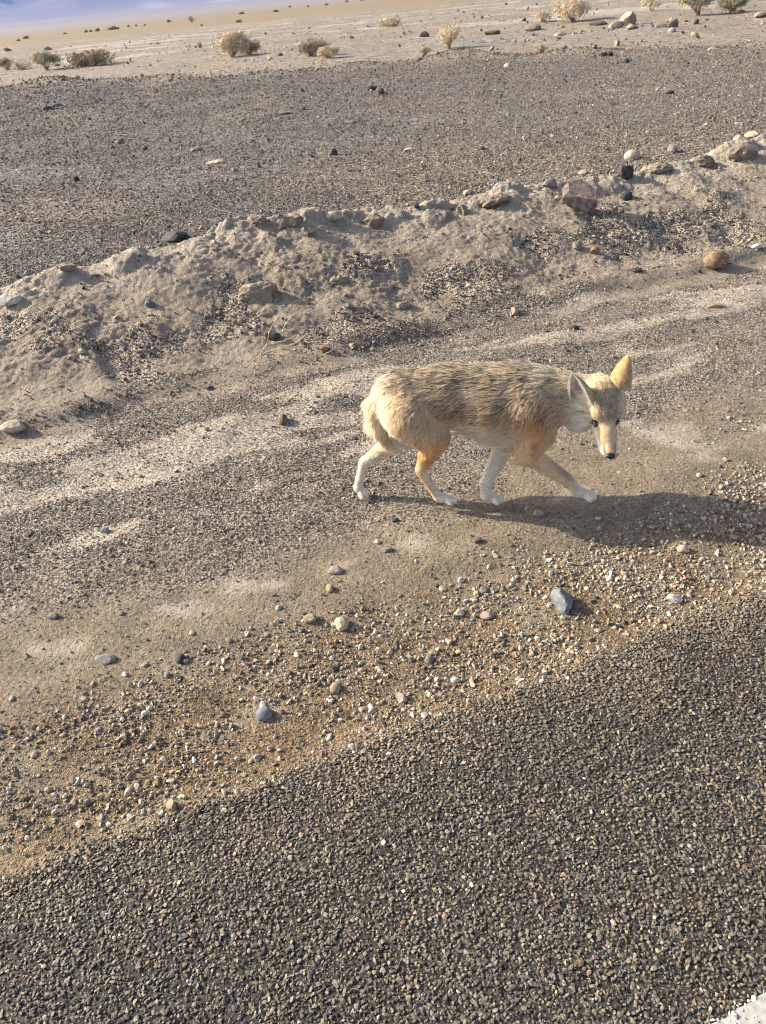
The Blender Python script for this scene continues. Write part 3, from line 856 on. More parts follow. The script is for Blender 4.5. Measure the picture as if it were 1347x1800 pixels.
# far little bushes: copies without parts
proto = None
r = np.random.default_rng(8)
far = [(46, 68, 12, 5), (172, 55, 9, 6), (152, 57, 7, 5), (160, 56, 6, 4), (200, 52, 22, 7), (226, 47, 7, 3), (240, 46, 5, 3), (255, 45, 5, 3), (297, 39, 8, 5), (425, 25, 12, 5), (485, 21, 14, 4), (510, 13, 8, 3),
       (574, 9, 8, 4), (542, 12, 6, 3), (610, 4, 7, 4), (115, 60, 8, 3), (420, 39, 12, 5), (33, 72, 7, 4), (85, 88, 16, 6), (14, 90, 14, 6), (636, 2, 7, 3), (355, 45, 6, 3)]
for i, (u, v, w, h_) in enumerate(far):
    p = hit(u, v); m = np.linalg.norm(p - np.array([0, 0, CAMH])) / FPX
    if proto is None:
        n = 420
        c = r.normal(0, 1, (n, 3)); c /= np.linalg.norm(c, axis=1)[:, None]; c *= r.uniform(.4, 1, (n, 1)) * [.5, .5, .9]; c[:, 2] = np.abs(c[:, 2])
        dv = r.normal(0, .10, (n, 3)); sd = r.normal(0, .05, (n, 3))
        tri = np.stack([c - sd, c + sd, c + dv + [0, 0, .1]], 1).reshape(-1, 3)
        o = np_mesh('bush', tri, np.arange(3 * n).reshape(-1, 3), M_brush, smooth=False); proto = o
    else:
        o = proto.copy(); COL.objects.link(o)
    o.location = p; o.scale = (w * m * .8, w * m * .8, h_ * m * .75); o.rotation_euler = (0, 0, r.uniform(0, 6))
    tag(o, 'tiny dark bush dotted far out on the yellow plain', 'bush', 'tiny bushes on the far plain')

M_stick = mat_flat('bleached_stick', (.52, .40, .26), var=.25, scale=60)
def stick(name, pts, rad, label, lift=.0, cat='twig', mat=None):
    """pts: list of branches, each a list of (u, v, height above ground in m)"""
    base = hit(*pts[0][0][:2]); parts = []
    yb = base[1]
    for br in pts:
        path = []
        for (u, v, up) in br:
            if up == 0: q = hit(u, v)
            else:
                d_ = ray_dir(u, v); k_ = (yb + up) / d_[1]; q = d_ * k_ + np.array([0, 0, CAMH])
            path.append(q)
        path = np.array(path)
        # smooth the bends and add small kinks
        f = np.linspace(0, len(path) - 1, len(path) * 5 - 4); i0 = np.clip(f.astype(int), 0, len(path) - 2); w = (f - i0)[:, None]
        pp = path[i0] * (1 - w) + path[i0 + 1] * w
        pp[1:-1] = (pp[:-2] + 2 * pp[1:-1] + pp[2:]) / 4
        pp += RNG.normal(0, rad * .5, pp.shape)
        parts.append(tube(pp, np.linspace(rad, rad * .45, len(pp)), 6))
    V, Fc = join_parts(parts)
    o = np_mesh(name, V - base, Fc, mat or M_stick); o.location = base
    return tag(o, label, cat)
stick('dry_twig', [[(448, 660, 0.0), (450, 632, .02), (470, 605, .04), (474, 580, .05), (490, 555, .06)],
                   [(462, 622, .03), (497, 612, .05), (522, 602, .06), (540, 585, .07), (562, 590, .08)],
                   [(471, 606, .04), (500, 600, .05), (520, 590, .06)],
                   [(497, 590, .05), (500, 570, .06), (517, 553, .08)],
                   [(497, 612, .05), (560, 628, .04), (585, 616, .04)]], .0042, 'bleached forked twig sticking up at the foot of the bank')
stick('straw_stalk', [[(246, 447, .10), (246, 425, .12)]], .005, 'single straw stalk upright on the left crest', cat='stalk')
stick('dry_stick', [[(1236, 312, .3), (1255, 300, .33), (1277, 276, .36)]], .006, 'thin dark stick leaning on the bank near the right edge', cat='stick', mat=M_twig)
stick('dry_stick', [[(500, 712, 0), (512, 702, 0), (524, 692, 0)]], .004, 'short pale stick lying on gravel below the forked twig', cat='stick', mat=M_twig)
stick('dry_stick', [[(1135, 476, 0), (1150, 470, 0), (1172, 466, 0)]], .004, 'thin straw lying left of the root clump', cat='stick')
stick('straw_stalk', [[(1226, 455, .05), (1229, 443, .08)]], .006, 'short broken stalk beside the root clump', cat='stalk')

def root_clump(u, v, wpx, hpx, label):
    p = hit(u, v + hpx * .4); m = np.linalg.norm(p - np.array([0, 0, CAMH])) / FPX; w = wpx * m; hh = hpx * m
    r = np.random.default_rng(77)
    root = empty('root_clump', p); tag(root, label, 'root clump')
    V = rock_verts(3, 3, (w * .5, w * .42, hh * .62), 4, (.6, .9), .08); V[:, 2] += hh * .3
    np_mesh('clod_core', V, ICO[3][1], mat_flat('clump_earth', (.19, .135, .075), var=.4, scale=60), parent=root)
    n = 900; c = r.normal(size=(n, 3)); c /= np.linalg.norm(c, axis=1)[:, None]; c[:, 2] = np.abs(c[:, 2])
    b = c * [w * .46, w * .4, hh * .58] + [0, 0, hh * .28]
    dv = c * .5 + r.normal(0, .8, (n, 3)); dv *= .012 / np.linalg.norm(dv, axis=1)[:, None]; sd = np.cross(dv, c); sd *= .0012 / (np.linalg.norm(sd, axis=1)[:, None] + 1e-9)
    tri = np.stack([b - sd, b + sd, b + dv], 1).reshape(-1, 3)
    np_mesh('rootlets', tri, np.arange(3 * n).reshape(-1, 3), M_brush, smooth=False, parent=root)
root_clump(1258, 457, 38, 25, 'brown fuzzy clump of dry roots at the foot of the bank on the right')

# lumps of dried mud broken from the bank
M_clod = mat_pebble('dry_mud', rough=.95, inst=False, color=tuple(SILT * .93), vein=.25, scale=45, bump=.012, spec=.1)
M_clod2 = mat_pebble('pale_dry_mud', rough=.95, inst=False, color=tuple(BEIGE * 1.08), vein=.25, scale=45, bump=.012, spec=.1)
def clod(u, v, wpx, hpx, label, mat, seed):
    p = hit(u, v + hpx * .35); m = np.linalg.norm(p - np.array([0, 0, CAMH])) / FPX; w = wpx * m; hh = hpx * m
    V = rock_verts(seed, 3, (1, 1, 1), 6, (.55, .85), .0)
    V *= (1 + .26 * noise(V[:, 0] * 2.2 + seed, V[:, 1] * 2.2 + V[:, 2] * 1.7, seed) + .20 * noise(V[:, 0] * 6 + V[:, 2] * 5, V[:, 1] * 6 - V[:, 2] * 3, seed + 1) + .035 * np.random.default_rng(seed).normal(size=len(V)))[:, None]
    V = V * [w * .42, max(w * .30, hh * .36), hh * .44]; V[:, 2] -= hh * .04
    o = np_mesh('mud_clod', V, ICO[3][1], mat, smooth=False); o.location = p
    tag(o, label, 'mud clod', 'mud clods of the bank')
for i, (u, v, w, h_, lb, mm) in enumerate((
        (510, 380, 56, 34, 'pale knobbly mud clod on the crest left of the rounded cream stone', 1), (452, 378, 40, 22, 'flat brown mud clod at the left of the knobbly crest clod', 0),
        (540, 400, 30, 24, 'small mud clod hanging under the knobbly crest clod', 0), (655, 378, 48, 30, 'pale upright mud clod on the crest at centre', 1),
        (812, 362, 24, 36, 'finger shaped mud clod on the crest below the white stone', 1), (870, 345, 66, 22, 'long pale mud slab on the crest right of the white stone', 1),
        (985, 345, 34, 20, 'mud clod just left under the big reddish block', 0), (1300, 262, 60, 44, 'large pale mud clod on the crest at the right edge', 1),
        (1232, 275, 50, 28, 'pale mud clod on the crest left of the leaning stick', 1), (1160, 290, 46, 20, 'low pale mud clod right of the black block', 1),
        (455, 500, 84, 50, 'broad cracked mud clod in the middle of the left face', 0), 
        
        (595, 485, 40, 24, 'small brown mud clod in the face at centre', 0), 
        
        (115, 465, 44, 14, 'thin mud flake on the crest at far left', 0), 
        (705, 530, 40, 20, 'small mud clod low in the face above the coyote back', 0))):
    clod(u, v, w, h_, lb, M_clod2 if mm else M_clod, 900 + i)

# ------------------------------------------------------------------ coyote (x forward, y to its left, z up in its own frame)
COY = empty('coyote', (0.24, 2.50, 0.0), math.radians(-11))
tag(COY, 'tan and grey coyote walking on the gravel, head turned down towards the viewer', 'coyote')

def v3(a, b, z): return np.array([a, -b, z], float)   # a forward, b to its right (towards the road), z up
E0 = v3(.538, .100, .362)                                # between the eyes
HD = np.array([.115, -.785, -.605]); HD /= np.linalg.norm(HD)      # muzzle
HU = np.array([.088, -.595, .798]); HU -= HD * (HU @ HD); HU /= np.linalg.norm(HU)
HS = np.cross(HD, HU)                                     # animal's right
if HS[0] > 0: HS = -HS
def hp(s, u, f): return E0 + 1.06 * (HS * s + HU * u + HD * f)

# bone: name, A, B, rA, rB, smooth, flow, fur length, group
BACK = np.array([-1.0, 0, -.28])
B = []
def bone(name, A, Bp, rA, rB, k, flow, fl, sq=1.0): B.append((name, np.array(A, float), np.array(Bp, float), rA, rB, k, np.array(flow, float), fl, sq))
# trunk
bone('trunk', v3(-.115, 0, .400), v3(.02, 0, .410), .098, .088, .04, BACK, .034, 1.22)
bone('trunk', v3(.02, 0, .408), v3(.17, 0, .378), .088, .116, .05, BACK, .036, 1.22)
bone('trunk', v3(.17, 0, .376), v3(.285, 0, .370), .118, .110, .05, BACK, .034, 1.18)
bone('trunk', v3(.23, 0, .425), v3(.33, 0, .41), .068, .072, .05, BACK, .036, 1.1)
bone('rump', v3(-.15, 0, .375), v3(-.172, 0, .36), .082, .06, .05, (-.5, 0, -.9), .030, 1.1)
bone('neck', v3(.28, 0, .382), v3(.39, .0, .395), .102, .076, .05, (-1, 0, -.45), .034, 1.12)
bone('neck', v3(.39, .0, .393), hp(0, -.024, -.118), .075, .050, .035, (-1, .15, -.5), .020, 1.0)
bone('chest', v3(.25, 0, .255), v3(.335, .0, .268), .045, .042, .05, (-.3, 0, -1), .030, 1.0)
# haunches and legs
DN = (-.25, 0, -1)
bone('haunchR', v3(-.115, .062, .365), v3(-.035, .072, .285), .080, .056, .035, (-.55, 0, -.85), .024)
bone('shankR', v3(-.026, .074, .280), v3(-.080, .056, .150), .048, .0190, .02, (-.3, 0, -1), .010)
bone('metaR', v3(-.082, .055, .142), v3(-.030, .047, .032), .0180, .0150, .010, (.3, 0, -1), .006)
bone('metaR', v3(-.086, .055, .150), v3(-.080, .055, .132), .0125, .0145, .008, (-.1, 0, -1), .006)
bone('pawR', v3(-.024, .046, .024), v3(.008, .045, .017), .0180, .0175, .010, (1, 0, -.3), .005)
bone('haunchL', v3(-.14, -.058, .365), v3(-.155, -.062, .225), .078, .046, .035, (-.45, 0, -.9), .022)
bone('shankL', v3(-.155, -.062, .222), v3(-.300, -.046, .122), .044, .0190, .02, (-1, 0, -.4), .010)
bone('metaL', v3(-.306, -.045, .116), v3(-.338, -.034, .018), .0180, .0150, .010, (-.3, 0, -1), .006)
bone('metaL', v3(-.306, -.045, .126), v3(-.314, -.045, .108), .0125, .0145, .008, (-.3, 0, -1), .006)
bone('pawL', v3(-.338, -.033, .012), v3(-.322, -.030, -.003), .0165, .0160, .010, (.4, 0, -1), .005)
bone('shoulderR', v3(.285, .060, .385), v3(.322, .064, .290), .064, .050, .04, (-.45, 0, -.9), .024)
bone('upperR', v3(.322, .064, .290), v3(.288, .072, .222), .050, .038, .03, (-.4, 0, -.9), .014)
bone('foreR', v3(.290, .074, .220), v3(.424, .060, .112), .037, .0215, .02, (.8, 0, -.6), .008)
bone('foreR', v3(.424, .060, .112), v3(.466, .052, .058), .0210, .0175, .010, (.7, 0, -.7), .006)
bone('pawF', v3(.468, .052, .055), v3(.499, .050, .044), .0185, .0175, .010, (1, 0, -.3), .005)
bone('shoulderL', v3(.275, -.055, .375), v3(.300, -.060, .280), .062, .052, .04, (-.3, 0, -1), .022)
bone('upperL', v3(.300, -.060, .275), v3(.222, -.048, .215), .046, .036, .03, (-.4, 0, -.9), .012)
bone('foreL', v3(.222, -.048, .213), v3(.146, -.002, .055), .038, .0215, .02, (-.3, 0, -1), .008)
bone('foreL', v3(.146, -.002, .055), v3(.145, .006, .012), .0210, .0180, .010, (0, 0, -1), .006)
bone('pawG', v3(.147, .008, .004), v3(.175, .012, -.002), .0185, .0180, .010, (1, 0, -.3), .005)
# toes
for nm, c0, dx, dz in (('pawR', v3(.022, .045, .012), 1, -.1), ('pawL', v3(-.316, -.029, -.010), .5, -.7), ('pawF', v3(.513, .050, .036), 1, -.25), ('pawG', v3(.189, .013, -.006), 1, -.1)):
    for q, off in enumerate((-.021, -.0075, .0075, .021)):
        f = .006 if abs(off) < .01 else -.004
        p0 = c0 + np.array([-.010, -off * .7, .003]); p1 = c0 + np.array([f * 1.3 + .004 * dx, -off, .0 + dz * .006])
        bone(nm, p0, p1, .0108, .0098, .0045, (1, 0, -.5), .004)
# tail
bone('tail', v3(-.175, 0, .425), v3(-.224, -.004, .370), .036, .034, .03, (-.4, 0, -.9), .044)
bone('tail', v3(-.224, -.004, .370), v3(-.232, -.008, .300), .033, .032, .02, (-.05, 0, -1), .044)
bone('tail', v3(-.232, -.008, .300), v3(-.218, -.010, .228), .031, .014, .02, (.25, 0, -1), .046)
# head
HB = -HD
bone('skull', hp(0, .010, -.078), hp(0, .004, -.030), .060, .048, .02, HB * .9 + HU * .12, .012)
bone('brow', hp(.022, .012, -.012), hp(.030, .006, -.045), .021, .028, .012, HB + HS * .5, .008)
bone('brow', hp(-.022, .012, -.012), hp(-.030, .006, -.045), .021, .028, .012, HB - HS * .5, .008)
bone('cheek', hp(.036, -.022, -.030), hp(.070, -.066, -.030), .028, .031, .02, HB * .4 + HS * 1.0 - HU * .7, .024)
bone('cheek', hp(.035, -.020, -.030), hp(.060, -.038, -.030), .030, .036, .02, HB * .4 + HS * 1.0 - HU * .5, .020)
bone('cheek', hp(.040, -.005, -.060), hp(.074, -.008, -.078), .036, .034, .02, HB * .8 + HS * .9 - HU * .3, .022)
bone('cheek', hp(-.036, -.020, -.035), hp(-.045, -.022, -.080), .030, .033, .02, HB * .8 - HS * .75 - HU * .45, .016)
bone('muzzle', hp(0, -.012, -.005), hp(0, -.016, .050), .036, .0285, .014, HB, .006)
bone('muzzle', hp(0, -.016, .050), hp(0, -.018, .098), .0275, .0205, .012, HB, .004)
bone('jaw', hp(0, -.042, -.020), hp(0, -.034, .086), .028, .0125, .012, HB - HU * .3, .007)
bone('lip', hp(.016, -.025, .018), hp(.0125, -.026, .090), .0195, .0150, .010, HB + HS * .2, .005)
bone('lip', hp(-.016, -.025, .018), hp(-.0125, -.026, .090), .0195, .0150, .010, HB - HS * .2, .005)

def rcone(P, A, Bp, rA, rB, sq):
    if sq != 1.0:
        P = P * np.array([1, sq, 1], P.dtype); A = A * [1, sq, 1]; Bp = Bp * [1, sq, 1]
    ba = Bp - A; l2 = float(ba @ ba)
    h = np.clip(((P - A) @ ba) / l2, 0, 1)
    dd = np.sqrt((((P - A) - h[..., None] * ba) ** 2).sum(-1))
    return (dd - (rA + (rB - rA) * h)) / (1 if sq == 1 else 1.08)

def smin(a, b, k):
    h = np.clip(.5 + .5 * (b - a) / k, 0, 1)
    return b * (1 - h) + a * h - k * h * (1 - h)

VS = 0.0042
lo = np.array([-.40, -.24, -.045]); hi = np.array([.70, .15, .58])
dims = np.ceil((hi - lo) / VS).astype(int)
FLD = np.full(dims, .5, np.float32)
for (nm, A, Bp, rA, rB, k, fl, ln, sq) in B:
    rm = max(rA, rB) + .055
    a0 = np.clip(((np.minimum(A, Bp) - rm - lo) / VS).astype(int), 0, dims - 1); a1 = np.clip(((np.maximum(A, Bp) + rm - lo) / VS).astype(int) + 1, 1, dims)
    ax = [lo[i] + VS * np.arange(a0[i], a1[i]) for i in range(3)]
    P = np.stack(np.meshgrid(*ax, indexing='ij'), -1)
    dd = rcone(P, A, Bp, rA, rB, sq)
    sl_ = tuple(slice(a0[i], a1[i]) for i in range(3))
    FLD[sl_] = smin(FLD[sl_], dd, k)
# eye sockets and the line of the mouth
def carve(A, Bp, r_, k):
    rm = r_ + .04
    a0 = np.clip(((np.minimum(A, Bp) - rm - lo) / VS).astype(int), 0, dims - 1); a1 = np.clip(((np.maximum(A, Bp) + rm - lo) / VS).astype(int) + 1, 1, dims)
    P = np.stack(np.meshgrid(*[lo[i] + VS * np.arange(a0[i], a1[i]) for i in range(3)], indexing='ij'), -1)
    sl_ = tuple(slice(a0[i], a1[i]) for i in range(3))
    FLD[sl_] = -smin(-FLD[sl_], rcone(P, A, Bp, r_, r_, 1.0), k)
EYE = [hp(.0315, .000, .008), hp(-.0315, .000, .008)]
for s_, e_ in ((1, EYE[0]), (-1, EYE[1])):
    carve(e_ + HD * .008 + HS * s_ * .004, e_ + HD * .010 + HS * s_ * .010, .0085, .006)

def surface_nets(Fv, lo, vs):
    inside = Fv < 0
    nx, ny, nz = Fv.shape
    cnt = np.zeros((nx - 1, ny - 1, nz - 1), np.int8)
    offs = [(i, j, k) for i in (0, 1) for j in (0, 1) for k in (0, 1)]
    for i, j, k in offs: cnt += inside[i:nx - 1 + i, j:ny - 1 + j, k:nz - 1 + k]
    act = np.argwhere((cnt > 0) & (cnt < 8))
    idx = np.full(cnt.shape, -1, np.int32); idx[tuple(act.T)] = np.arange(len(act))
    acc = np.zeros((len(act), 3)); w = np.zeros(len(act))
    corner = {o: Fv[act[:, 0] + o[0], act[:, 1] + o[1], act[:, 2] + o[2]] for o in offs}
    for o in offs:
        for ax in range(3):
            if o[ax]: continue
            o2 = list(o); o2[ax] = 1; o2 = tuple(o2)
            f0, f1 = corner[o], corner[o2]; cr_ = (f0 < 0) != (f1 < 0)
            tpar = np.where(cr_, f0 / np.where(cr_, f0 - f1, 1), 0)
            p = np.array(o, float)[None].repeat(len(act), 0); p[:, ax] = tpar
            acc += np.where(cr_[:, None], p, 0); w += cr_
    V = (act + acc / w[:, None]) * vs + lo
    quads = []
    for ax in range(3):
        sl0 = [slice(None)] * 3; sl1 = [slice(None)] * 3; sl0[ax] = slice(0, -1); sl1[ax] = slice(1, None)
        a, b = inside[tuple(sl0)], inside[tuple(sl1)]
        e = np.argwhere(a != b); u, v = (ax + 1) % 3, (ax + 2) % 3
        e = e[(e[:, u] > 0) & (e[:, v] > 0) & (e[:, u] < Fv.shape[u] - 1) & (e[:, v] < Fv.shape[v] - 1)]
        q = []
        for du, dv in ((1, 1), (0, 1), (0, 0), (1, 0)):
            c = e.copy(); c[:, u] -= du; c[:, v] -= dv; q.append(idx[tuple(c.T)])
        q = np.stack(q, -1); fl = a[tuple(e.T)]; q[~fl] = q[~fl][:, ::-1]; quads.append(q)
    return V, np.concatenate(quads)
BV, BF = surface_nets(FLD, lo, VS)

def bone_weights(P, sig=.012):
    D = np.stack([rcone(P, b[1], b[2], b[3], b[4], b[8]) for b in B], -1)
    D -= D.min(-1, keepdims=True)
    W = np.exp(-D / sig); return W / W.sum(-1, keepdims=True)

C = {'cream': (.95, .87, .68), 'white': (.97, .90, .75), 'tan': (.88, .71, .48), 'orange': (.83, .54, .24), 'grey': (.68, .57, .42), 'dark': (.06, .05, .04), 'brown': (.66, .48, .27), 'lgrey': (.88, .79, .63)}
C = {k: np.array(v) for k, v in C.items()}

def coat(P, W):
    """fur colour, amount of dark tips, at points P in the animal's frame"""
    a, b, z = P[:, 0], -P[:, 1], P[:, 2]
    wn_ = {}
    for i, bb in enumerate(B): wn_[bb[0]] = wn_.get(bb[0], 0) + W[:, i]
    n1 = fbm(a * 14 + b * 5, z * 20 + b * 9, 201, 3); n2 = fbm(a * 45, z * 60 + b * 30, 202, 2)
    zz = z + .02 * n1
    # trunk, from belly to back
    c = np.broadcast_to(C['cream'], P.shape)
    c = mixc(c, C['lgrey'], sst(.255, .30, zz))
    c = mixc(c, C['tan'], sst(.31, .36, zz) * .75)
    c = mixc(c, C['brown'], np.exp(-((zz - .385) / .035) ** 2) * sst(-.05, .06, a) * (1 - sst(.24, .30, a)) * .95)
    c = mixc(c, C['grey'], sst(.42, .47, zz) * .6)
    c = mixc(c, C['cream'], sst(.26, .36, a) * sst(.38, .44, zz) * .65)
    tip = sst(.33, .40, zz) * .70 + .30 * sst(.44, .50, zz) * (1 - sst(.30, .40, a))
    # dark smudges along the spine and behind the shoulder
    sm = sst(.05, .28, n1 + .3 * n2) * sst(.40, .47, zz)
    c = mixc(c, C['dark'], sm * .40)
    # shoulder: orange brown
    shw = np.exp(-(((a - .325) / .055) ** 2 + ((z - .355) / .075) ** 2)) * sst(-.02, .05, b)
    c = mixc(c, C['orange'] * .95, np.clip(shw * 1.1, 0, 1)); tip = tip * (1 - .5 * shw)
    c = mixc(c, C['dark'], np.exp(-(((a - .318) / .014) ** 2 + ((z - .275) / .022) ** 2)) * sst(.0, .04, b) * .7)
    nk = wn_['neck']
    c = mixc(c, mixc(np.broadcast_to(C['tan'] * .85, P.shape), C['cream'], sst(.41, .46, zz) * .8), nk * .85)
    # rump and tail
    rw = sst(-.135, -.190, a)
    c = mixc(c, C['white'], rw * .9 * (1 - wn_['tail'])); tip = tip * (1 - .85 * rw)
    tl = wn_['tail']
    tc_ = mixc(np.broadcast_to(C['cream'], P.shape), C['tan'], sst(-.1, .3, n1) * .7); tc_ = mixc(tc_, C['brown'], (1 - sst(.22, .27, z)) * .6)
    c = mixc(c, tc_, tl); tip = tip * (1 - tl) + .05 * tl
    # legs
    outer = sst(-.01, .03, b)
    hr = wn_['haunchR']; c = mixc(c, mixc(np.broadcast_to(C['orange'], P.shape), C['tan'], sst(.27, .34, z)), hr * .8 * sst(-.185, -.13, a)); tip = tip * (1 - hr * .6)
    sR = wn_['shankR']; c = mixc(c, mixc(np.broadcast_to(C['orange'], P.shape), C['tan'], (1 - sst(.14, .20, z)) * .4), sR)
    back_edge = sst(.01, -.014, (a - (-.082)) - (.142 - z) * .47)
    mR = wn_['metaR'] ; c = mixc(c, mixc(np.broadcast_to(C['white'] * .5 + C['tan'] * .5, P.shape), C['orange'], back_edge * .9), mR)
    front_w = sst(-.04, -.01, a - (z - .13) * .30) * (1 - sst(.17, .24, z)); c = mixc(c, C['cream'], sR * front_w * .6)
    c = mixc(c, C['white'], wn_['pawR'] + wn_['pawL'] + wn_['pawF'] + wn_['pawG'])
    hl = wn_['haunchL'] + wn_['shankL'] + wn_['metaL']
    cl = mixc(np.broadcast_to(C['white'], P.shape), C['tan'], sst(.35, .8, (z - .125) * 12 - (a + .30) * 7 + .4 + n1) * (1 - sst(.17, .2, z)) * .8)
    cl = mixc(cl, C['grey'], sst(.1, .4, n2) * .25)
    c = mixc(c, cl, hl)
    fr = wn_['foreR'] + wn_['upperR']
    cfr = mixc(np.broadcast_to(C['tan'] * 1.05, P.shape), C['orange'], sst(.20, .25, z) * .5)
    top = (z - .112) - (.432 - a) * .76
    cfr = mixc(cfr, C['grey'] * .7, sst(.004, .016, top) * sst(.36, .42, a) * .6)
    cfr = mixc(cfr, C['white'], sst(.42, .47, a) * .75)
    c = mixc(c, cfr, np.clip(fr, 0, 1))
    fl_ = wn_['foreL'] + wn_['upperL'] + wn_['shoulderL'] * (1 - sst(.27, .33, z))
    cfl = mixc(np.broadcast_to(C['white'], P.shape), C['lgrey'], sst(.15, .5, n2) * .35)
    c = mixc(c, cfl, np.clip(fl_, 0, 1))
    c = mixc(c, C['white'], wn_['chest'] * .9)
    leg = np.clip(hl + fr + fl_ + sR + mR + wn_['chest'] + wn_['pawR'] + wn_['pawL'] + wn_['pawF'] + wn_['pawG'], 0, 1)
    tip = tip * (1 - leg)
    # head
    hd = sum(wn_[k] for k in ('skull', 'brow', 'cheek', 'muzzle', 'jaw', 'lip'))
    q = P - E0; hs, hu, hf = q @ HS, q @ HU, q @ HD
    ch = np.broadcast_to(C['tan'] * .95, P.shape)
    ch = mixc(ch, C['grey'] * .80, (.80 + .7 * n2).clip(0, 1.1) * np.exp(-((hs / .040) ** 2)) * sst(-.02, .01, hu) * (1 - sst(.0, .03, hf)) * sst(-.125, -.09, hf) * .9)
    ch = mixc(ch, C['cream'], sst(.030, .055, np.abs(hs)) * .85)
    ch = mixc(ch, C['white'], sst(.085, .105, hs) * .7)  # sunlit rim of the right cheek, painted into the fur colour
    ch = mixc(ch, C['tan'] * np.array([1, .98, .98]), sst(.006, .03, hf) * sst(-.022, -.010, hu) * .75)
    ch = mixc(ch, C['grey'], np.exp(-((hs / .007) ** 2)) * sst(.0, .01, hf) * (1 - sst(.055, .085, hf)) * .45)
    ch = mixc(ch, C['white'] * 1.08, sst(.0105, .018, np.abs(hs) - .05 * np.clip(hu + .02, 0, 1)) * (1 - sst(-.017, -.006, hu + .004 * n1)) * sst(-.015, .006, hf))
    ch = mixc(ch, C['white'], (1 - sst(-.030, -.022, hu)) * sst(-.02, .01, hf))
    ch = mixc(ch, C['white'], (1 - sst(-.048, -.030, hu)) * (1 - sst(-.03, .0, hf)) * .8 * (1 - sst(.045, .06, np.abs(hs))))
    ch = mixc(ch, C['grey'] * .55, sst(.0, .35, n2) * np.exp(-(((np.abs(hs) - .060) / .018) ** 2 + ((hu + .022) / .016) ** 2 + ((hf + .045) / .03) ** 2)) * .9)
    for s_ in (1, -1):   # pale rims and dark liner round the eyes
        e_ = EYE[0] if s_ > 0 else EYE[1]
        r_ = np.sqrt(((P - e_) ** 2).sum(-1))
        ch = mixc(ch, C['cream'], np.exp(-((r_ - .022) / .006) ** 2) * .55 * sst(.004, -.006, hu))
        ch = mixc(ch, C['dark'], 1 - sst(.0135, .0175, r_))
        tl_ = np.exp(-(((hs - s_ * .017) / .004) ** 2 + ((hu + .008) / .006) ** 2)) * sst(-.005, .005, hf)
        ch = mixc(ch, C['dark'], tl_ * .6)
    ch = mixc(ch, C['dark'], (1 - sst(.0, .004, np.abs(hu + .0315 + .0 * hf) )) * sst(.045, .055, hf) * .9)
    c = mixc(c, ch, np.clip(hd, 0, 1)); tip = tip * (1 - hd) + hd * .35 * sst(-.02, .005, hu) * (1 - sst(-.01, .02, hf))
    return np.clip(c, .01, .96), np.clip(tip, 0, 1)

WB = bone_weights(BV)
cB, tB = coat(BV, WB)
N = NT('coyote_skin'); at_ = N.n('ShaderNodeAttribute', attribute_name='col'); N.l(at_.outputs['Color'], N.b.inputs['Base Color']); N.b.inputs['Roughness'].default_value = .9; N.b.inputs['Specular IOR Level'].default_value = .1
body = np_mesh('body', BV, BF, N.m, parent=COY)
set_attr(body, 'col', 'FLOAT_COLOR', cB * .75)

def fur_material():
    m = bpy.data.materials.new('coyote_fur'); m.use_nodes = True; t_ = m.node_tree
    t_.nodes.remove(t_.nodes['Principled BSDF'])
    a_ = t_.nodes.new('ShaderNodeAttribute'); a_.attribute_name = 'col'
    d_ = t_.nodes.new('ShaderNodeBsdfPrincipled'); d_.inputs['Roughness'].default_value = .55; d_.inputs['Specular IOR Level'].default_value = .25
    tr = t_.nodes.new('ShaderNodeBsdfTranslucent'); mx = t_.nodes.new('ShaderNodeMixShader'); mx.inputs[0].default_value = .46
    t_.links.new(a_.outputs['Color'], d_.inputs['Base Color']); t_.links.new(a_.outputs['Color'], tr.inputs['Color'])
    t_.links.new(d_.outputs[0], mx.inputs[1]); t_.links.new(tr.outputs[0], mx.inputs[2])
    t_.links.new(mx.outputs[0], t_.nodes['Material Output'].inputs[0])
    return m
M_fur = fur_material()

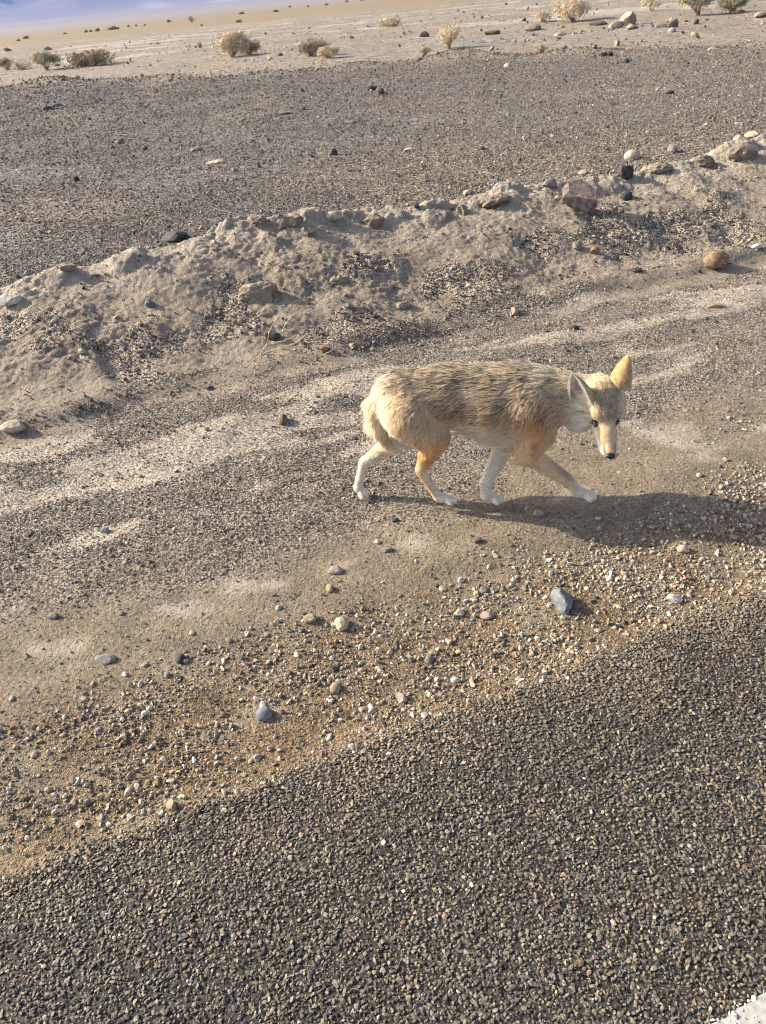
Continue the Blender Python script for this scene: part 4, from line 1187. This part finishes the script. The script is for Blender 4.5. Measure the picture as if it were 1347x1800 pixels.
def grow(name, V, Fq, n, flow_len, colour, parent, K=6, rad=.00052, clump=.62, lift=.36, jitter=.16):
    """hair curves combed over a surface"""
    T = np.concatenate([Fq[:, [0, 1, 2]], Fq[:, [0, 2, 3]]]) if Fq.shape[1] == 4 else Fq
    e1 = V[T[:, 1]] - V[T[:, 0]]; e2 = V[T[:, 2]] - V[T[:, 0]]; nf = np.cross(e1, e2); ar = np.linalg.norm(nf, axis=1) + 1e-12
    vn = np.zeros_like(V)
    for j in range(3): np.add.at(vn, T[:, j], nf)
    vn /= np.linalg.norm(vn, axis=1)[:, None] + 1e-12
    r = np.random.default_rng(5)
    cen = (V[T[:, 0]] + V[T[:, 1]] + V[T[:, 2]]) / 3
    w = ar * flow_len(cen, 'density'); w /= w.sum()
    ti = r.choice(len(T), n, p=w)
    u = r.random((n, 2)); fl = u.sum(1) > 1; u[fl] = 1 - u[fl]
    P = V[T[ti, 0]] + u[:, :1] * e1[ti] + u[:, 1:] * e2[ti]
    Nn = vn[T[ti, 0]] * (1 - u.sum(1))[:, None] + vn[T[ti, 1]] * u[:, :1] + vn[T[ti, 2]] * u[:, 1:]
    Nn /= np.linalg.norm(Nn, axis=1)[:, None]
    flow, L, lf = flow_len(P, 'flow')
    L = L * np.clip(r.lognormal(-.05, .22, n), .4, 1.5)
    tg = flow - (flow * Nn).sum(1)[:, None] * Nn
    tg /= np.linalg.norm(tg, axis=1)[:, None] + 1e-9
    sway = np.stack([fbm(P[:, 0] * 22 + i * 9, P[:, 2] * 22 + P[:, 1] * 13, 300 + i, 2) for i in range(3)], -1)
    tg = tg + sway * .55 + r.normal(0, jitter, (n, 3)); tg -= (tg * Nn).sum(1)[:, None] * Nn * .7
    tg /= np.linalg.norm(tg, axis=1)[:, None]
    pts = np.zeros((n, K, 3)); pts[:, 0] = P - Nn * np.minimum(.001, L * .04)[:, None]
    for k in range(1, K):
        uu = k / (K - 1)
        nn_ = lift * lf * (1 - .75 * uu)
        d_ = tg + Nn * nn_[:, None] + np.array([0, 0, -.12]) * uu
        d_ /= np.linalg.norm(d_, axis=1)[:, None]
        pts[:, k] = pts[:, k - 1] + d_ * (L / (K - 1))[:, None]
    # tufts: neighbouring hairs lean towards a shared tip
    jit = P + r.normal(0, .0018, P.shape)
    key = np.floor(jit / .0150).astype(np.int64); key = key[:, 0] * 73856093 ^ key[:, 1] * 19349663 ^ key[:, 2] * 83492791
    uq, inv = np.unique(key, return_inverse=True)
    m_ = np.zeros((len(uq), 3)); cnt = np.bincount(inv); off = pts[:, -1] - P
    for i in range(3): m_[:, i] = np.bincount(inv, pts[:, -1, i]) / cnt
    tipc = m_[inv]
    cl = clump * np.clip(L / .02, .15, 1)
    for k in range(1, K):
        uu = (k / (K - 1)) ** 1.6
        pts[:, k] = pts[:, k] * (1 - cl * uu)[:, None] + (tipc - (tipc - pts[:, -1]) * .25 + (pts[:, k] - pts[:, -1])) * (cl * uu)[:, None]
    colp = colour(P, pts, r, uq, inv, K)
    cv = bpy.data.hair_curves.new(name); cv.add_curves([K] * n)
    cv.attributes['position'].data.foreach_set('vector', pts.astype(np.float32).ravel()) if 'position' in cv.attributes else cv.position_data.foreach_set('vector', pts.astype(np.float32).ravel())
    ra = np.linspace(1, .25, K)[None] * rad * (.7 + .6 * r.random((n, 1))) * np.clip(.75 + L / .06, .75, 1.25)[:, None]
    a_ = cv.attributes.get('radius') or cv.attributes.new('radius', 'FLOAT', 'POINT'); a_.data.foreach_set('value', ra.astype(np.float32).ravel())
    a_ = cv.attributes.new('col', 'FLOAT_COLOR', 'POINT')
    cc = np.concatenate([colp, np.ones(colp.shape[:2] + (1,))], -1); a_.data.foreach_set('color', cc.astype(np.float32).ravel())
    cv.materials.append(M_fur)
    o = bpy.data.objects.new(name, cv); link(o, parent)
    return o

FL = np.array([b[6] / np.linalg.norm(b[6]) for b in B]); LN = np.array([b[7] for b in B])
def body_flow(P, what):
    W = bone_weights(P, .010)
    L = W @ LN * .85
    if what == 'density':
        dens = np.clip(.012 / np.maximum(L, .004), .55, 2.6)
        rnos = np.linalg.norm(P - hp(0, -.013, .117), axis=1)
        eye = np.minimum(np.linalg.norm(P - EYE[0], axis=1), np.linalg.norm(P - EYE[1], axis=1))
        return dens * (rnos > .014) * (eye > .0138)
    return W @ FL, L, np.where(L < .014, 1.25, 1.0)
def body_colour(P, pts, r, uq, inv, K):
    W = bone_weights(P); c, tip = coat(P, W)
    tuft = r.normal(0, 1, len(uq))[inv]
    tuft2 = np.clip(r.normal(0, 1, len(uq))[inv] + 1.2 * fbm(P[:, 0] * 30 + P[:, 2] * 22, P[:, 2] * 34 - P[:, 0] * 12 + P[:, 1] * 20, 210, 2), -1, 1.2)
    n3 = fbm(P[:, 0] * 70, P[:, 2] * 70 + P[:, 1] * 50, 220, 2)
    val = np.exp(.16 * r.normal(size=len(P)) + 0.26 * n3 - .02 + .17 * tuft * np.clip(tip * 1.5 + .2, 0, 1))
    c = np.clip(c * val[:, None], .01, .96)
    u_ = np.linspace(0, 1, K)[None, :, None]
    root = c * .88
    colp = root[:, None] * (1 - sst(0, .35, u_)) + c[:, None] * sst(0, .35, u_)
    sel = (r.random(len(P)) < tip * .46 * (1 + 1.0 * tuft2))
    band = sst(.42, .70, u_) * .92 * sel[:, None, None]
    colp = colp * (1 - band) + C['dark'] * band
    lt = (r.random(len(P)) < tip * .5)[:, None, None] * (sst(.35, .5, u_) - sst(.66, .8, u_)) * .6
    return colp * (1 - lt) + C['cream'] * lt
grow('fur', BV, BF, 230000, body_flow, body_colour, body)

# longer guard hairs standing out of the coat on back, rump, neck and tail
def guard_flow(P, what):
    W = bone_weights(P, .010); L = W @ LN
    if what == 'density': return sst(.019, .026, L) * (.15 + sst(.26, .36, P[:, 2]))
    return W @ FL, L * 1.12, np.full(len(P), 1.15)
def guard_colour(P, pts, r, uq, inv, K):
    W = bone_weights(P); c, tip = coat(P, W)
    u_ = np.linspace(0, 1, K)[None, :, None]
    kind = r.random(len(P)); dk = (kind < .05 + .36 * tip)[:, None, None]; lt = (kind > .75)[:, None, None]
    colp = np.repeat(np.clip(c * np.exp(.15 * r.normal(size=(len(P), 1))), .02, .96)[:, None], K, 1)
    colp = np.where(dk, colp * (1 - sst(.3, .6, u_)) + C['dark'] * sst(.3, .6, u_), colp)
    return np.where(lt, colp * .35 + C['cream'] * .65, colp)
grow('guard_hair', BV, BF, 26000, guard_flow, guard_colour, body, rad=.00060, clump=.42, lift=.5, jitter=.26)

# ears: curved cups, thick, inside paler
def ear(base, tipv, opening, width):
    ax = tipv - base; H = np.linalg.norm(ax); ax = ax / H
    op = opening - ax * (opening @ ax); op /= np.linalg.norm(op); sd = np.cross(ax, op)
    nu, nv = 15, 19; thick = .0032
    outer = np.zeros((nu, nv, 3)); inner = np.zeros((nu, nv, 3))
    for i in range(nu):
        t_ = i / (nu - 1)
        wdt = width * 1.12 * (1.0 - t_ ** 2.1) ** .78 + .0012
        dep = wdt * (1.05 - .45 * t_)
        for j in range(nv):
            a_ = math.radians(-112 + 224 * j / (nv - 1))
            cx = math.sin(a_) * wdt; cz = -math.cos(a_) * dep
            p = base + ax * (H * t_ - .012 * (1 - t_)) + sd * cx + op * (cz + dep * .35)
            outer[i, j] = p
            n_ = sd * (-math.sin(a_)) + op * math.cos(a_)
            inner[i, j] = p + n_ * min(thick, wdt * .6)
    Vo = outer.reshape(-1, 3); Vi = inner.reshape(-1, 3)
    f = grid_faces(nu, nv)
    Va = np.concatenate([Vo, Vi]); n0 = len(Vo)
    rim = []
    edge = [(i, 0) for i in range(nu)] + [(nu - 1, j) for j in range(nv)] + [(i, nv - 1) for i in range(nu - 1, -1, -1)]
    for (i, j), (i2, j2) in zip(edge[:-1], edge[1:]):
        a_, b_ = i * nv + j, i2 * nv + j2
        if a_ != b_: rim.append((a_, b_, b_ + n0, a_ + n0))
    Fa = np.concatenate([f, f[:, ::-1] + n0, np.array(rim)])
    # face winding: outward on the back
    e1 = Vo[f[100][1]] - Vo[f[100][0]]; e2 = Vo[f[100][3]] - Vo[f[100][0]]
    ctr = base + ax * H * .4 + op * width * .35
    if np.cross(e1, e2) @ (Vo[f[100][0]] - ctr) < 0: Fa = Fa[:, ::-1]
    o = np_mesh('ear', Va, Fa, N_skin, parent=COY)
    tpos = np.concatenate([np.repeat(np.linspace(0, 1, nu), nv)] * 2)
    isin = np.concatenate([np.zeros(n0), np.ones(n0)])
    jpos = np.concatenate([np.tile(np.abs(np.linspace(-1, 1, nv)), nu)] * 2)
    cback = mixc(np.broadcast_to(np.array([.58, .375, .15]), Va.shape), C['tan'], (1 - tpos) * .5); cback = mixc(cback, C['dark'], sst(.8, 1, tpos) * .15)
    cin = mixc(np.broadcast_to(np.array([.95, .90, .82]), Va.shape), np.array([.42, .30, .24]), np.exp(-(jpos / .35) ** 2) * sst(.05, .25, tpos) * (1 - sst(.5, .8, tpos)) * .55)
    cback = mixc(cback, C['cream'], sst(.80, 1.0, jpos) * .8 * (1 - sst(.7, 1, tpos)))
    cback = cback * (1 + .35 * .6 * np.random.default_rng(3).normal(size=(len(Va), 1)).clip(-1, 1))
    cc = mixc(cback, cin, isin)
    set_attr(o, 'col', 'FLOAT_COLOR', cc * .7)
    cen = {'c': cc, 'in': isin}
    def near(P):
        best = np.full(len(P), 9.0); bi = np.zeros(len(P), int)
        for s0 in range(0, len(P), 4000):
            dd = ((P[s0:s0 + 4000, None] - Va[None]) ** 2).sum(-1); bi[s0:s0 + 4000] = dd.argmin(1)
        return bi
    def fl(P, what):
        if what == 'density': return np.ones(len(P))
        bi = near(P); ins = isin[bi]
        flow = ax[None] + (ins[:, None] * 1.2) * (np.sign((P - base) @ sd)[:, None] * -sd[None] * .9 + op[None] * .35)
        return flow, np.where(ins > .5, .0105, .0045) * (1 - .65 * sst(.6, .95, tpos[bi])), np.where(ins > .5, 1.3, 1.3)
    def colr(P, pts, r, uq, inv, K):
        bi = near(P); c = cc[bi] * np.exp(.12 * r.normal(size=(len(P), 1)))
        return np.repeat(np.clip(c, .02, .88)[:, None], K, 1)
    grow('ear_fur', Va, Fa, 9000, fl, colr, o, K=4, rad=.00034, clump=.1, lift=.3, jitter=.12)
    return o
N_skin = body.data.materials[0]
ear(v3(.468, .070, .432), v3(.425, .085, .520), v3(-.60, .85, .10), .036)
ear(hp(-.041, .046, -.102), v3(.600, .030, .558), -HS * 1.0 - HD * .45, .034)

# eyes, nose, tongue
def ball(name, c, rads, axes, mat, parent, sub=3, deform=None):
    V = ICO[sub][0] * np.asarray(rads)
    if deform is not None: V = deform(V)
    V = V @ np.stack(axes) + c
    return np_mesh(name, V, ICO[sub][1], mat, parent=parent)
M_eye = mat_flat('eye_dark', (.035, .020, .010), rough=.08, spec=.6, coat=.5)
M_iris = mat_flat('amber_iris', (.17, .085, .028), rough=.15, spec=.5, coat=.6)
M_pup = mat_flat('pupil_black', (.004, .004, .004), rough=.1, spec=.6, coat=.6)
M_nose = mat_flat('wet_nose', (.018, .016, .017), rough=.32, spec=.5, var=.3, scale=400)
M_tongue = mat_flat('tongue_pink', (.62, .25, .24), rough=.35, spec=.5)
for s_, e_ in ((1, EYE[0]), (-1, EYE[1])):
    g_ = HD * .80 + HS * s_ * .42 + HU * .12; g_ /= np.linalg.norm(g_)
    up_ = HU - g_ * (HU @ g_); up_ /= np.linalg.norm(up_); sd_ = np.cross(up_, g_)
    eo = ball('eye', e_ - g_ * .001, (.0116, .0082, .0110), (sd_, up_, g_), M_eye, COY)
    ball('iris', e_ + g_ * .0070, (.0064, .0056, .0040), (sd_, up_, g_), M_iris, eo, 2)
    ball('pupil', e_ + g_ * .0100, (.0027, .0027, .0014), (sd_, up_, g_), M_pup, eo, 2)

def nose_shape(V):
    V = V.copy(); V[:, 0] *= 1 + .25 * np.clip(V[:, 1] / .011, -1, 1)
    for s_ in (1, -1):
        d_ = np.sqrt(((V[:, 0] - s_ * .0072) / .0042) ** 2 + ((V[:, 1] + .001) / .0035) ** 2)
        V[:, 2] -= np.where(V[:, 2] > 0, .0050 * np.exp(-d_ ** 2), 0)
    V[:, 2] -= np.where(V[:, 2] > 0, .0016 * np.exp(-(V[:, 0] / .0012) ** 2) * (V[:, 1] < .003), 0)
    return V
ball('nose', hp(0, -.012, .116), (.0148, .0115, .0112), (HS, HU, HD), M_nose, COY, 3, nose_shape)
# tongue licking up along the left side of the nose
tp = [hp(.004, -.035, .097), hp(-.004, -.034, .112), hp(-.014, -.028, .119), hp(-.021, -.017, .116), hp(-.0225, -.008, .110)]
tv = []; 
tw = [.007, .0085, .0080, .0065, .0030]
for i, p in enumerate(tp):
    d_ = tp[min(i + 1, 4)] - tp[max(i - 1, 0)]; d_ /= np.linalg.norm(d_)
    n_ = (p - hp(0, -.02, .095)); n_ -= d_ * (n_ @ d_); n_ /= np.linalg.norm(n_); s2 = np.cross(d_, n_)
    for j in range(10):
        a_ = 2 * math.pi * j / 10
        tv.append(p + s2 * math.cos(a_) * tw[i] + n_ * math.sin(a_) * .0026)
tf = [(i * 10 + j, i * 10 + (j + 1) % 10, (i + 1) * 10 + (j + 1) % 10, (i + 1) * 10 + j) for i in range(4) for j in range(10)]
np_mesh('tongue', np.array(tv), np.array(tf), M_tongue, parent=COY)
# claws
M_claw = mat_flat('claw_horn', (.07, .055, .045), rough=.4)
for nm, c0, dn in (('R', v3(.022, .045, .012), -.3), ('F', v3(.513, .050, .036), -.5), ('G', v3(.189, .013, -.006), -.3), ('L', v3(-.316, -.029, -.010), -.6)):
    for off in (-.021, -.0075, .0075, .021):
        f = .016 if abs(off) < .01 else .006
        p0 = c0 + np.array([f - .002, -off, -.001]); p1 = p0 + np.array([.008, 0, .008 * dn])
        V, Fc = tube([p0, (p0 + p1) / 2 + [0, 0, .001], p1], [.0022, .0017, .0004], 5)
        np_mesh('claw', V, Fc, M_claw, parent=COY)

# ------------------------------------------------------------------ air
def haze():
    bm = bmesh.new(); bmesh.ops.create_cube(bm, size=1)
    me = bpy.data.meshes.new('haze'); bm.to_mesh(me); bm.free()
    o = link(bpy.data.objects.new('haze', me))
    o.scale = (26000, 26000, 1500); o.location = (0, 0, 1500 / 2 - 45)
    m = bpy.data.materials.new('haze_air'); m.use_nodes = True; t = m.node_tree; t.nodes.clear()
    out = t.nodes.new('ShaderNodeOutputMaterial'); pv = t.nodes.new('ShaderNodeVolumePrincipled')
    pv.inputs['Color'].default_value = (.23, .40, .95, 1)
    pv.inputs['Density'].default_value = 0.85e-4
    pv.inputs['Anisotropy'].default_value = 0.1
    t.links.new(pv.outputs[0], out.inputs['Volume'])
    me.materials.append(m)
    tag(o, kind='stuff')
haze()
